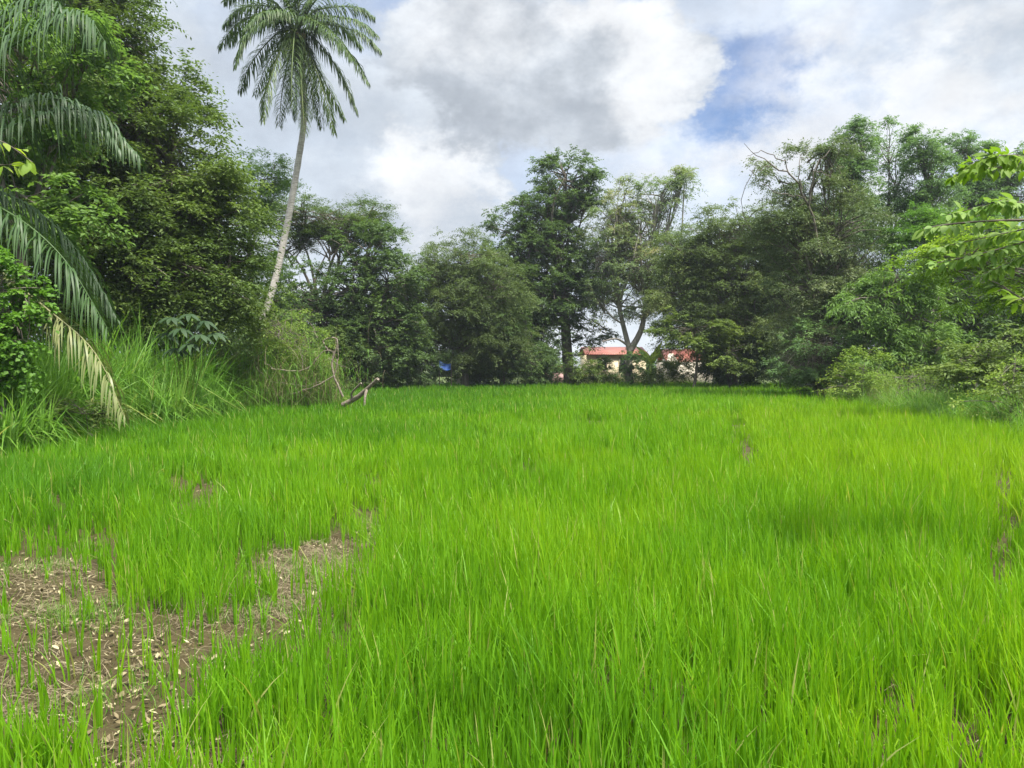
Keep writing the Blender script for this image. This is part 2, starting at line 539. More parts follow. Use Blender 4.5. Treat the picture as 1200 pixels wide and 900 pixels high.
# ---- ground, one sheet to the horizon
def build_ground():
    u = np.linspace(-1, 1, 420)
    gx = -1.2 + 5.0 * np.sinh(u * 5.4) / np.sinh(1.0) * 0.62
    gy = 4.4 + 5.0 * np.sinh(u * 5.4) / np.sinh(1.0) * 0.62
    X, Y = np.meshgrid(gx, gy)
    xy = np.c_[X.ravel(), Y.ravel()]
    near = np.exp(-(np.hypot(xy[:, 0] + 1.2, xy[:, 1] - 4.4) / 7) ** 2)
    z = (fbm(xy * 2.2, 40, 3) - 0.55) * 0.09 * near + (fbm(xy * 9, 44, 3) - 0.5) * 0.06 * near
    z += (fbm(xy * 0.3, 50, 2) - 0.5) * 0.08 * np.clip(np.hypot(xy[:, 0], xy[:, 1]) / 8, 0, 1)
    # low banks beside the field
    bl = np.clip((field_left(xy[:, 1]) - xy[:, 0]) / 2.0, 0, 1)
    br = np.clip((xy[:, 0] - field_right(xy[:, 1])) / 2.0, 0, 1)
    on = (xy[:, 1] > -5) & (xy[:, 1] < 60)
    z += np.where(on, (bl + br) * 0.18, 0)
    n = 420
    i = np.arange(n - 1)
    a = (i[:, None] * n + i[None]).ravel()
    mb = MB()
    outside = np.clip(bl + br + np.clip((xy[:, 1] - FIELD_END) / 3, 0, 1) + np.clip((-1 - xy[:, 1]) / 3, 0, 1), 0, 1)
    mb.add(np.c_[xy, z], np.stack([a, a + 1, a + n + 1, a + n], -1), outside)
    m, nt, out = new_mat('field_soil')
    tc = nt.nodes.new('ShaderNodeTexCoord')
    def noise(scale, det=6, ro=0.6):
        q = nt.nodes.new('ShaderNodeTexNoise')
        q.inputs['Scale'].default_value = scale
        q.inputs['Detail'].default_value = det
        q.inputs['Roughness'].default_value = ro
        nt.links.new(tc.outputs['Object'], q.inputs['Vector'])
        return q.outputs['Fac']
    soil = ramp(nt, [(0.014, 0.012, 0.004), (0.041, 0.032, 0.014), (0.081, 0.064, 0.029), (0.203, 0.160, 0.084)], noise(3.4, 10, 0.72))
    weed = ramp(nt, [(0.03, 0.045, 0.012), (0.06, 0.085, 0.02), (0.10, 0.085, 0.04)], noise(1.3, 8, 0.7))
    at = nt.nodes.new('ShaderNodeAttribute')
    at.attribute_name = 'tint'
    mx = nt.nodes.new('ShaderNodeMix')
    mx.data_type = 'RGBA'
    nt.links.new(at.outputs['Fac'], mx.inputs[0])
    nt.links.new(soil, mx.inputs[6])
    nt.links.new(weed, mx.inputs[7])
    b = nt.nodes.new('ShaderNodeBsdfPrincipled')
    b.inputs['Specular IOR Level'].default_value = 0.12
    rr = nt.nodes.new('ShaderNodeMapRange')
    rr.inputs[1].default_value, rr.inputs[2].default_value, rr.inputs[3].default_value, rr.inputs[4].default_value = 0.4, 0.62, 0.42, 0.95
    nt.links.new(noise(1.6, 5, 0.6), rr.inputs[0])
    nt.links.new(rr.outputs[0], b.inputs['Roughness'])
    nt.links.new(mx.outputs[2], b.inputs['Base Color'])
    bp = nt.nodes.new('ShaderNodeBump')
    bp.inputs['Strength'].default_value = 0.8
    bp.inputs['Distance'].default_value = 0.03
    nt.links.new(noise(24, 8, 0.7), bp.inputs['Height'])
    nt.links.new(bp.outputs[0], b.inputs['Normal'])
    nt.links.new(b.outputs[0], out.inputs[0])
    o = mb.build('ground', m, smooth=True)
    tag(o, kind='structure')
    return o
build_ground()

def ground_z(xy):
    near = np.exp(-(np.hypot(xy[:, 0] + 1.2, xy[:, 1] - 4.4) / 7) ** 2)
    z = (fbm(xy * 2.2, 40, 3) - 0.55) * 0.09 * near + (fbm(xy * 9, 44, 3) - 0.5) * 0.06 * near
    return z + (fbm(xy * 0.3, 50, 2) - 0.5) * 0.08 * np.clip(np.hypot(xy[:, 0], xy[:, 1]) / 8, 0, 1)

# ---- rice
def build_rice():
    mb = MB()
    bands = [(0.9, 4, 440, 6, 1.0, 5), (4, 7, 380, 6, 1.0, 4), (7, 11, 210, 6, 1.3, 4), (11, 18, 110, 6, 1.8, 3), (18, 30, 54, 6, 2.7, 3), (30, FIELD_END, 22, 6, 4.2, 2)]
    for y0, y1, dens, nb, wk, S in bands:
        hw = min(0.74 * y1 + 2.0, 20)
        n = int((y1 - y0) * 2 * hw * dens)
        xy = np.c_[rng.uniform(-hw, hw, n), rng.uniform(y0, y1, n)]
        dd = np.hypot(xy[:, 0], xy[:, 1])
        lo, hi = field_left(xy[:, 1]), field_right(xy[:, 1])
        edge = 0.5 * (fbm(xy * 0.8, 61) - 0.5) * 2
        ok = (xy[:, 0] > lo - 0.3 + edge) & (xy[:, 0] < hi + 0.3 + edge) & (np.abs(xy[:, 0]) < 0.74 * xy[:, 1] + 2.0)
        ok &= rng.random(n) < rice_density(xy)
        ok &= dd > 1.2
        xy = xy[ok]
        n = len(xy)
        zz = ground_z(xy)
        ph = (0.33 + 0.19 * fbm(xy * 0.55, 71) + 0.17 * (fbm(xy * 2.3, 75) - 0.5)) * rng.uniform(0.8, 1.15, n)
        ph *= 1.0 + 0.1 * np.clip((xy[:, 0]) / 8, -1, 1)
        ph *= 1 - 0.45 * gap_factor(xy)
        ph *= 1 + 0.085 * np.sin(6.283 * (xy[:, 0] * 0.75 + 0.02 * xy[:, 1] ** 1.3 + 1.6 * fbm(xy * 0.25, 95)))
        ph *= 1 - 0.3 * bareness(xy)
        pt = 0.36 + 0.5 * (fbm(xy * 0.35, 81) - 0.5) + 0.45 * (fbm(xy * 1.6, 83) - 0.5) + 0.028 * np.clip(xy[:, 0], -8, 6) - 0.26 * np.clip((xy[:, 1] - 12) / 22, 0, 1)
        pt += np.where((xy[:, 0] > 0.31 * xy[:, 1]) & (xy[:, 1] > 9) & (xy[:, 1] < 30), 0.1, 0)
        k = np.repeat(np.arange(n), nb)
        N = len(k)
        root = np.c_[xy[k] + rng.normal(0, 0.014, (N, 2)), zz[k] - 0.01]
        h = ph[k] * rng.uniform(0.5, 1.12, N)
        a = rng.uniform(0, 2 * np.pi, N)
        wind = 0.35 * np.stack([np.cos(6.28 * fbm(xy * 0.25, 91)), np.sin(6.28 * fbm(xy * 0.25, 91))], -1)
        ld = np.c_[np.cos(a), np.sin(a)] + wind[k]
        ld = np.c_[norm(ld), np.zeros(N)]
        lean = np.abs(rng.normal(0.16, 0.16, N))
        kink = np.where(rng.random(N) < 0.045, rng.uniform(0.5, 1.6, N), 0)
        w = rng.uniform(0.0055, 0.012, N) * wk
        ti = np.clip(pt[k] + rng.normal(0, 0.1, N), 0, 0.67)
        ti = np.where(rng.random(N) < 0.035, rng.uniform(0.85, 1, N), ti)
        blades(mb, root, h, ld, lean, w, ti, S, kink)
    o = mb.build('rice_grass', RICE)
    tag(o, 'bright green young rice covering the whole field', 'rice', kind='stuff')
build_rice()

# ---- straw, stubble and fallen leaves on the bare soil
def build_litter():
    poly = np.array(BARE)
    lo, hi = poly.min(0), poly.max(0)
    def scatter(n, extra=True):
        xy = rng.uniform(lo, hi, (n * 5, 2))
        xy = xy[in_poly(xy, BARE)]
        xy = xy[rng.permutation(len(xy))[:n]]
        if extra:
            e = []
            for px, py, s, q in [(240, 578, 0.5, 120), (215, 600, 0.5, 60), (870, 522, 0.4, 60), (1175, 640, 0.4, 50), (1080, 870, 0.25, 60), (430, 620, 0.4, 50), (60, 650, 0.6, 120)]:
                e.append(G(px, py)[:2] + rng.normal(0, s, (q, 2)))
            xy = np.vstack([xy] + e)
        return xy
    # fallen leaves
    xy = scatter(7000)
    cl = fbm(xy * 2.4, 101)
    xy = xy[rng.random(len(xy)) < np.clip((cl - 0.3) * 3.2, 0.08, 1)]
    n = len(xy)
    pos = np.c_[xy, ground_z(xy) + 0.012 + rng.random(n) * 0.01]
    a = rng.uniform(0, 6.28, n)
    ax = np.c_[np.cos(a), np.sin(a), rng.normal(0, 0.22, n)]
    nm = np.array([0, 0, 1.0]) + rng.normal(0, 0.35, (n, 3))
    Ls = 0.012 + 0.036 * rng.random(n) ** 1.8 * np.where(rng.random(n) < 0.06, 1.5, 1)
    mb = MB()
    h_ = rng.random(n) < 0.4
    tc_ = np.clip(rng.normal(0.48, 0.3, n), 0, 1)
    big_leaves(mb, pos[h_], ax[h_], nm[h_], Ls[h_], (Ls * rng.uniform(0.3, 0.6, n))[h_], tc_[h_], droop=-0.35, fold=0.3)
    leaves(mb, pos[~h_], ax[~h_], nm[~h_], Ls[~h_] * 1.1, (Ls * rng.uniform(0.25, 0.6, n))[~h_], tc_[~h_], fold=0.3, bend=-0.3)
    tag(mb.build('fallen_leaves', LITTER), 'dry fallen leaves scattered over the bare brown soil', 'fallen leaves', kind='stuff')
    # straw
    xy = scatter(24000)
    dn = fbm(xy * 1.7, 111)
    g1 = G(345, 672)[:2]
    g2 = G(235, 715)[:2]
    g3 = G(40, 712)[:2]
    pr = np.clip((dn - 0.42) * 3, 0.05, 0.6) + 0.9 * np.exp(-np.sum((xy - g1) ** 2, 1) / 0.6 ** 2) + 0.8 * np.exp(-np.sum((xy - g2) ** 2, 1) / 0.3 ** 2) + 0.6 * np.exp(-np.sum((xy - g3) ** 2, 1) / 0.4 ** 2)
    xy = xy[rng.random(len(xy)) < pr]
    xy = np.vstack([xy, g1 + rng.normal(0, 1, (2200, 2)) * [0.34, 0.5], g2 + rng.normal(0, 0.2, (500, 2))])
    n = len(xy)
    root = np.c_[xy, ground_z(xy) + 0.012]
    a = rng.uniform(0, 6.28, n)
    ld = np.c_[np.cos(a), np.sin(a), np.zeros(n)]
    mb = MB()
    h = rng.uniform(0.04, 0.15, n)
    lean = rng.uniform(1.2, 3.0, n)
    S = 3
    yaw = a + np.pi / 2
    wv = np.c_[np.cos(yaw), np.sin(yaw), np.zeros(n)]
    bend = rng.normal(0, 0.5, n)
    lift = np.abs(rng.normal(0, 0.25, n))
    rows = []
    w = rng.uniform(0.0012, 0.003, n)
    for s in range(S + 1):
        t = s / S
        c = root + ld * (h * t)[:, None] + wv * (bend * h * t * t * 0.6)[:, None]
        c[:, 2] += lift * h * math.sin(math.pi * min(t + 0.15, 1))
        rows += [c - wv * w[:, None] * 0.5, c + wv * w[:, None] * 0.5 + np.array([0, 0, 0.001])]
    v = np.stack(rows, 1)
    q = np.array([[2 * s, 2 * s + 1, 2 * s + 3, 2 * s + 2] for s in range(S)])
    f = (np.arange(n)[:, None, None] * (2 * (S + 1)) + q[None]).reshape(-1, 4)
    mb.add(v.reshape(-1, 3), f, np.repeat(np.clip(rng.normal(0.38, 0.3, n), 0, 1), 2 * (S + 1)))
    tag(mb.build('straw', DRYG), 'dry pale straw and stubble lying on the bare soil', 'straw', kind='stuff')
build_litter()

def build_weeds():
    poly = np.array(BARE)
    lo, hi = poly.min(0) - 0.4, poly.max(0) + 0.4
    n = 26000
    xy = rng.uniform(lo, hi, (n, 2))
    b = bareness(xy)
    pr = np.clip((fbm(xy * 1.9, 121) - 0.46) * 3.0, 0.02, 0.7) * np.clip(b * 3, 0, 1)
    xy = xy[rng.random(n) < pr]
    k = np.repeat(np.arange(len(xy)), 3)
    N = len(k)
    root = np.c_[xy[k] + rng.normal(0, 0.02, (N, 2)), ground_z(xy)[k] - 0.004]
    a = rng.uniform(0, 6.28, N)
    mb = MB()
    blades(mb, root, rng.uniform(0.03, 0.15, N), np.c_[np.cos(a), np.sin(a), np.zeros(N)], np.abs(rng.normal(0.5, 0.35, N)), rng.uniform(0.0015, 0.004, N), np.clip(rng.normal(0.45, 0.2, N), 0, 1), 3)
    tag(mb.build('sprouting_weeds', TALLG), 'fine low weeds sprouting on the bare soil', 'weeds', kind='stuff')
build_weeds()

# ---- tall grass beside the field
def tall_grass(name, label, spots, mat=TALLG, tint=0.42, hv=0.3, wv=1.75, per=24, lean_m=0.3, fine=1.0):
    """spots: list of (x, y, spread x, spread y, n tussocks, height)"""
    mb = MB()
    for x, y, sx, sy, n, h in spots:
        n = int(n * 1.35)
        xy = np.c_[rng.uniform(-1, 1, n) * sx + x, rng.uniform(-1, 1, n) * sy + y]
        th = 1.35 * h * rng.uniform(1 - hv * 1.6, 1 + hv * 0.7, n)
        tt = tint + rng.normal(0, 0.1, n)
        k = np.repeat(np.arange(n), per)
        N = len(k)
        a = rng.uniform(0, 6.28, N)
        root = np.c_[xy[k] + np.c_[np.cos(a), np.sin(a)] * (rng.random(N) * 0.13)[:, None], np.full(N, 0.02)]
        ld = np.c_[np.cos(a + rng.normal(0, 0.5, N)), np.sin(a + rng.normal(0, 0.5, N)), np.zeros(N)]
        hh = th[k] * rng.uniform(0.45, 1.12, N)
        lean = np.abs(rng.normal(lean_m, 0.3, N))
        kink = np.where(rng.random(N) < 0.5, rng.uniform(0.3, 1.4, N), 0)
        w = rng.uniform(0.012, 0.026, N) * wv
        ti = np.clip(tt[k] + rng.normal(0, 0.1, N), 0, 0.72)
        ti = np.where(rng.random(N) < 0.025, rng.uniform(0.8, 1, N), ti)
        blades(mb, root, hh, ld, lean, w, ti, 6, kink, 2.2)
    o = mb.build(name, mat)
    tag(o, label, 'tall grass', kind='stuff')
    return o

tall_grass('tall_grass', 'tall arching guinea grass along the left bank of the field', [
    (-9.5, 14.6, 0.6, 1.0, 60, 1.35), (-9.9, 16.2, 0.8, 1.2, 60, 1.6), (-8.7, 12.6, 0.5, 0.9, 40, 1.0), (-10.6, 14.2, 1.4, 1.6, 70, 1.35), (-12.2, 16.0, 1.6, 2.0, 60, 1.7), (-10.3, 17.6, 1.0, 1.6, 60, 1.75), (-11.2, 20.5, 1.6, 2.2, 80, 2.1),
    (-10.2, 22.5, 1.1, 1.8, 60, 1.9), (-10.0, 25.5, 1.0, 1.4, 45, 1.5), (-9.4, 13.0, 0.5, 2.2, 40, 0.7), (-9.3, 18.0, 0.4, 3.2, 60, 0.85), (-9.2, 24.0, 0.4, 3.0, 50, 0.8),
    (-13.5, 12.5, 1.8, 2.5, 60, 1.7), (-8.9, 18.2, 0.9, 0.7, 50, 1.05), (-9.2, 21, 0.7, 1.2, 50, 1.1), (-12.5, 24, 2, 2.5, 50, 1.6)])
tall_grass('bank_grass', 'fine mixed weeds and grass on the right bank of the field', [
    (12.0, 17.5, 1.2, 2.0, 90, 0.75), (12.6, 21.0, 1.3, 2.0, 100, 0.8), (13.4, 24.5, 1.4, 2.0, 90, 0.85), (13.9, 28.5, 1.2, 1.8, 60, 0.9), (11.3, 15.0, 0.8, 1.2, 50, 0.6), (15.5, 22, 1.8, 4, 90, 0.9)],
    tint=0.5, wv=0.6, per=24, lean_m=0.55)
tall_grass('dry_grass', 'dead yellow grass beside the right bank shrubs', [(13.8, 28.0, 0.5, 0.6, 14, 0.85), (13.1, 26.3, 0.7, 0.5, 12, 0.7), (12.6, 17.6, 0.5, 0.5, 10, 0.7)], DRYG, 0.5, wv=0.6, lean_m=0.7)

# ================================================================== TREES, LEFT
GL, GF, GR = 'trees crowding the left bank', 'trees along the far edge of the field', 'trees on the right bank'
make_tree('broadleaf_tree', 'huge dense layered green tree filling the left side behind the coconut palm foot', 'tree', 165, 24,
          [(112, 30, 72, 85), (95, 130, 95, 90, -1), (175, 135, 72, 75, 0.5), (205, 195, 74, 75), (110, 240, 110, 75, -1), (232, 255, 66, 70, 0.5), (180, 310, 115, 62, -0.5), (60, 40, 80, 80), (268, 315, 42, 55), (95, 345, 90, 50), (215, 362, 85, 40), (20, 230, 80, 90, 1), (90, -80, 80, 70)],
          'mid', dens=5.0, L=0.15, W=0.42, twig=0.75, k=5, m=12, droop=0.32, flat=0.5, rs=1.04, trunk_r=0.42, fork=0.25, group=GL, tint_mid=0.42, tint_var=0.35)
make_tree('leafy_tree', 'yellow green broad leaved tree at the upper left corner behind hanging palm fronds', 'tree', 20, 18,
          [(30, 30, 75, 60), (100, 75, 45, 50, 0.4), (10, 120, 70, 60), (70, 130, 50, 42), (-60, 60, 70, 80), (25, 220, 60, 46), (70, 250, 50, 40)],
          'light', dens=3.0, L=0.17, W=0.5, twig=0.5, k=4, m=9, droop=0.4, flat=0.6, trunk_r=0.2, fork=0.4, group=GL, tint_mid=0.3)
make_tree('feathery_tree', 'small feathery light green tree peeping out left of the coconut palm trunk', 'tree', 290, 38.5,
          [(306, 205, 40, 30), (285, 235, 40, 32), (322, 190, 20, 14), (318, 235, 24, 20), (290, 300, 40, 60)],
          'light', dens=2.4, L=0.18, W=0.35, twig=0.8, k=4, m=14, droop=0.3, flat=0.4, rs=1.0, trunk_r=0.16, fork=0.6, group=GL, tint_mid=0.4)
make_tree('umbrella_tree', 'flat topped umbrella shaped tree with bare limbs behind the coconut palm trunk', 'tree', 372, 47,
          [(352, 246, 48, 12), (396, 256, 48, 13), (437, 242, 22, 8), (420, 268, 40, 12), (325, 282, 34, 12), (392, 278, 34, 10), (340, 262, 30, 10)],
          'mid', dens=3.2, L=0.17, W=0.35, twig=0.9, k=4, m=11, droop=0.1, flat=0.25, trunk_r=0.28, fork=0.42, group=GF, tint_mid=0.3, twigs=0.25)
make_tree('round_tree', 'dark round crowned tree between the coconut palm and the drooping olive tree', 'tree', 410, 45,
          [(432, 296, 44, 34), (455, 330, 34, 36), (412, 338, 50, 38), (372, 352, 46, 42), (440, 380, 50, 40), (380, 400, 62, 42), (445, 415, 50, 32), (335, 380, 44, 50)],
          'dark', dens=2.6, L=0.2, W=0.6, twig=0.6, k=4, m=9, droop=0.3, flat=0.7, trunk_r=0.3, fork=0.3, group=GF, tint_mid=0.5)

# ================================================================== TREES, FAR EDGE
make_tree('drooping_tree', 'olive green tree with layered drooping boughs above the blue tarpaulin', 'tree', 545, 48,
          [(540, 292, 36, 24), (512, 322, 42, 30), (562, 330, 42, 38), (475, 348, 36, 24), (455, 372, 26, 18), (540, 362, 46, 34), (585, 350, 34, 40), (572, 392, 40, 32), (532, 400, 26, 30)],
          'olive', dens=3.2, L=0.17, W=0.42, twig=0.85, k=5, m=11, droop=0.45, flat=0.45, trunk_r=0.28, fork=0.25, group=GF, tint_mid=0.35)
make_tree('tall_tree', 'tallest dark tree with a rounded knob of foliage on top, middle of the far edge', 'tree', 668, 53,
          [(664, 203, 36, 24), (668, 232, 32, 20), (638, 250, 34, 30), (612, 270, 32, 32), (650, 290, 44, 38), (606, 318, 42, 36), (645, 345, 48, 36), (592, 360, 36, 36), (625, 385, 50, 30), (690, 222, 18, 20), (680, 320, 24, 40), (706, 389, 16, 7), (688, 400, 14, 8), (610, 420, 30, 28)],
          'dark', dens=3.0, L=0.2, W=0.5, twig=0.6, k=4, m=10, droop=0.3, flat=0.65, trunk_r=0.42, fork=0.45, group=GF, tint_mid=0.55)
# thin forked tree
d = 51.0
t0 = P(738, HOR, d); t0[2] = -0.1
fk = P(738, 412, d)
thin = make_tree('thin_tree', 'thin leaved tree with a forked slender trunk, standing before the cream house', 'tree', 738, d,
          [(775, 226, 36, 24), (800, 215, 22, 18), (722, 248, 32, 36), (752, 262, 34, 32), (716, 295, 30, 30), (760, 310, 40, 34), (795, 290, 28, 34), (725, 345, 34, 28), (790, 345, 32, 24), (698, 302, 22, 34), (694, 345, 20, 26), (745, 300, 24, 30), (765, 355, 26, 18)],
          'sparse', dens=3.6, L=0.17, W=0.45, twig=0.6, k=4, m=8, droop=0.35, flat=0.8, trunk_r=0.3, group=GF, trunk_pts=[t0, P(737, 430, d), fk], bark=BARK_PALE, twigs=0.13, rs=1.1, limb_r=0, tint_mid=0.5, tint_var=0.4)
mb = MB()
for pts, r in [([fk, P(730, 380, d), P(722, 345, d), P(712, 300, d), P(716, 250, d)], 0.2),
               ([fk, P(752, 385, d), P(757, 350, d + .4), P(768, 300, d), P(776, 225, d)], 0.24),
               ([P(755, 370, d + .2), P(778, 345, d + 1), P(796, 300, d + 1), P(802, 215, d + 1)], 0.13),
               ([P(724, 355, d), P(738, 320, d - 1), P(750, 265, d - 1)], 0.11),
               ([P(735, 404, d), P(722, 397, d - .5), P(706, 400, d - 1)], 0.09),
               ([P(730, 380, d), P(716, 370, d - .5), P(700, 350, d - 1)], 0.07)]:
    c = bez(pts, 14)
    tube(mb, c, np.linspace(r, 0.04, 14), 7)
mb.build('limbs', BARK_PALE, thin, smooth=True)
make_tree('spreading_tree', 'broad spreading tree on the far edge, right of the house, over the shaded strip', 'tree', 862, 45,
          [(868, 262, 46, 28), (806, 290, 34, 30), (795, 345, 30, 36), (835, 292, 44, 34), (905, 280, 46, 36), (812, 325, 32, 30), (868, 325, 56, 40), (925, 330, 46, 46), (845, 372, 50, 34), (815, 395, 32, 26), (895, 385, 48, 36)],
          'olive', dens=3.2, L=0.16, W=0.42, twig=0.8, k=5, m=11, droop=0.4, flat=0.5, trunk_r=0.34, fork=0.3, group=GF, tint_mid=0.4, tint_var=0.35)
make_tree('leafy_understorey_tree', 'low bright leaved tree with thin stems right beside the pale gabled shed', 'tree', 812, 43,
          [(808, 380, 32, 24), (832, 392, 32, 20), (800, 398, 18, 8), (862, 412, 32, 24)],
          'mid', dens=2.6, L=0.2, W=0.5, twig=0.5, k=4, m=9, droop=0.3, flat=0.6, trunk_r=0.1, fork=0.5, group=GF, tint_mid=0.7)

# ================================================================== TREES, RIGHT
d = 33.0
dead = make_tree('brown_tree', 'olive brown tree with bare twisted limbs sticking out of its crown', 'tree', 962, d,
          [(950, 232, 44, 26), (985, 262, 46, 34), (940, 285, 44, 36), (1000, 310, 38, 36), (950, 335, 50, 34), (975, 380, 52, 36), (940, 400, 38, 34), (965, 428, 42, 26), (975, 190, 26, 18), (905, 270, 26, 18), (912, 208, 22, 10), (945, 182, 22, 12), (888, 188, 12, 7), (970, 172, 16, 9), (1005, 345, 44, 40), (925, 255, 30, 22)],
          'brown', dens=4.4, L=0.15, W=0.4, twig=0.7, k=4, m=10, droop=0.35, flat=0.5, trunk_r=0.3, fork=0.35, group=GR, tint_mid=0.5, tint_var=0.35)
mb = MB()
for pts, r in [([P(962, 300, d - 1), P(946, 235, d - 1.5), P(925, 205, d - 2), P(898, 188, d - 2), P(872, 168, d - 2.2)], 0.10),
               ([P(948, 240, d - 1.5), P(955, 200, d - 2), P(972, 175, d - 2), P(975, 168, d - 2)], 0.06),
               ([P(925, 205, d - 2), P(915, 185, d - 2.2), P(890, 178, d - 2.4), P(876, 182, d - 2.4)], 0.045),
               ([P(944, 232, d - 1.5), P(915, 226, d - 2), P(892, 215, d - 2.3)], 0.045),
               ([P(940, 222, d - 1.8), P(936, 195, d - 2), P(948, 172, d - 2)], 0.04),
               ([P(905, 193, d - 2), P(890, 200, d - 2), P(878, 199, d - 2.1)], 0.03),
               ([P(955, 200, d - 2), P(968, 205, d - 2.2), P(990, 195, d - 2.4)], 0.035)]:
    c = bez(pts, 14)
    c[2:-1] += rng.normal(0, 0.05, (11, 3))
    tube(mb, c, np.linspace(r * 0.6, 0.008, 14), 6)
mb.build('bare_branches', BARK, dead, smooth=True)
for nm, lab, b, dd, lb, tm in [
    ('slender_tree', 'slender upright pale tree rising just right of the bare twisted limbs', 990, 41, [(986, 175, 20, 28), (1010, 172, 22, 30), (995, 215, 32, 34), (985, 255, 36, 34)], 0.55),
    ('slender_tree', 'thin airy upright tree, gappy crown, between two denser upright trees on the right', 1045, 42, [(1042, 172, 17, 32), (1050, 205, 20, 30), (1040, 240, 26, 30)], 0.5),
    ('slender_tree', 'full bushy upright tree with an oval crown left of the near overhanging twig', 1090, 40, [(1082, 175, 26, 26), (1092, 205, 34, 32), (1085, 240, 36, 30), (1100, 265, 34, 26)], 0.6),
    ('slender_tree', 'upright tree with thin tip, mostly behind the near overhanging twig on the right', 1140, 43, [(1128, 175, 20, 22), (1150, 195, 26, 30), (1135, 235, 34, 34), (1170, 230, 34, 34), (1195, 200, 26, 34)], 0.5)]:
    make_tree(nm, lab, 'tree', b, dd, lb, 'bluish', rs=1.05, dens=4.4 if 'airy' not in lab else 2.4, L=0.2, W=0.38, twig=0.65, k=4, m=9, droop=0.45, flat=0.8, trunk_r=0.16, fork=0.55, group='slender upright trees on the right skyline', tint_mid=tm, twigs=0.3)
make_tree('willowy_tree', 'fresh green tree with long narrow hanging leaves in front of the dark right wood', 'tree', 1052, 29,
          [(1052, 318, 36, 30), (1030, 348, 36, 32), (1072, 360, 42, 36), (1035, 400, 42, 34), (1085, 405, 40, 32)],
          'light', dens=3.0, L=0.2, W=0.26, twig=0.6, k=5, m=10, droop=0.7, flat=0.8, trunk_r=0.13, fork=0.4, group=GR, tint_mid=0.35)
make_tree('shady_tree', 'dark shaded tree with pale thin stems at the back of the right bank', 'tree', 1135, 33,
          [(1140, 330, 48, 36), (1175, 360, 50, 40), (1120, 385, 42, 30), (1185, 410, 46, 34), (1150, 290, 50, 34), (1230, 340, 50, 60)],
          'dark', dens=2.4, L=0.2, W=0.45, twig=0.6, k=4, m=9, droop=0.35, flat=0.6, trunk_r=0.16, fork=0.4, group=GR, tint_mid=0.5, bark=BARK_PALE)
make_tree('bright_tree', 'small bright green feathery tree below the slender trees on the right', 'tree', 1095, 32,
          [(1082, 258, 30, 16), (1062, 275, 24, 14), (1110, 262, 34, 18), (1090, 285, 34, 14), (1140, 255, 30, 18)],
          'vine', dens=3.2, L=0.14, W=0.4, twig=0.6, k=4, m=12, droop=0.25, flat=0.35, trunk_r=0.12, fork=0.7, group=GR, tint_mid=0.6)
d = 18.5
y_tree = make_tree('yellow_green_tree', 'yellow green tree leaning in from the right with flat sprays and dark branches', 'tree', 1330, d,
          [(1185, 275, 50, 22), (1130, 300, 42, 16), (1185, 318, 50, 16), (1095, 312, 32, 12), (1150, 285, 40, 14), (1160, 340, 40, 12), (1235, 290, 30, 20), (1195, 350, 24, 14)],
          'lime', rs=1.4, dens=5.0, L=0.10, W=0.5, twig=0.45, k=4, m=11, droop=0.3, flat=0.4, trunk_r=0.12, fork=0.6, group=GR, tint_mid=0.45, tint_var=0.4, twigs=0.06)
mb = MB()
for pts, r in [([P(1330, 360, d), P(1250, 330, d), P(1190, 314, d - .2), P(1150, 306, d - .3), P(1105, 300, d - .4)], 0.045),
               ([P(1300, 400, d), P(1210, 360, d - .3), P(1175, 335, d - .4), P(1140, 322, d - .4)], 0.03),
               ([P(1190, 314, d - .2), P(1165, 300, d), P(1140, 285, d)], 0.018)]:
    tube(mb, bez(pts, 12), np.linspace(r, 0.008, 12), 6)
mb.build('low_branches', BARK, y_tree, smooth=True)

for lab, px, dd, lb in [
    ('shadowy tree beyond the oil palm at the far left', -260, 30, [(-260, 330, 120, 90), (-180, 380, 90, 70), (-340, 390, 90, 70), (-240, 230, 90, 80)]),
    ('shadowy tree glimpsed behind the left half of the umbrella tree', 320, 60, [(340, 380, 50, 40), (290, 380, 50, 60)]),
    ('shadowy tree glimpsed between the round dark tree and the drooping tree', 480, 60, [(480, 360, 46, 40), (450, 400, 60, 40), (510, 400, 50, 40)]),
    ('shadowy tree glimpsed behind the left side of the tallest tree', 590, 62, [(580, 340, 40, 50), (600, 390, 50, 50), (555, 390, 40, 50)]),
    ('shadowy tree filling in between the thin forked tree and the spreading tree', 800, 62, [(806, 330, 34, 40), (815, 380, 34, 24)]),
    ('shadowy tree glimpsed behind the broad spreading tree', 880, 60, [(860, 330, 56, 50), (900, 380, 60, 50), (850, 400, 40, 40), (940, 340, 50, 60)]),
    ('shadowy tree glimpsed behind the olive brown tree', 1000, 54, [(1000, 300, 60, 60), (970, 370, 70, 60), (1050, 360, 60, 60)]),
    ('shadowy tree glimpsed behind the slender upright trees', 1130, 52, [(1120, 290, 60, 50), (1170, 330, 70, 70), (1080, 350, 60, 60)])]:
    make_tree('background_tree', lab, 'tree', px, dd, lb, 'dark', dens=1.6, L=0.26, W=0.55, twig=0.8, k=4, m=8, droop=0.3, flat=0.6, trunk_r=0.25, fork=0.4, group='shadowy trees behind the front rows', tint_mid=0.45)

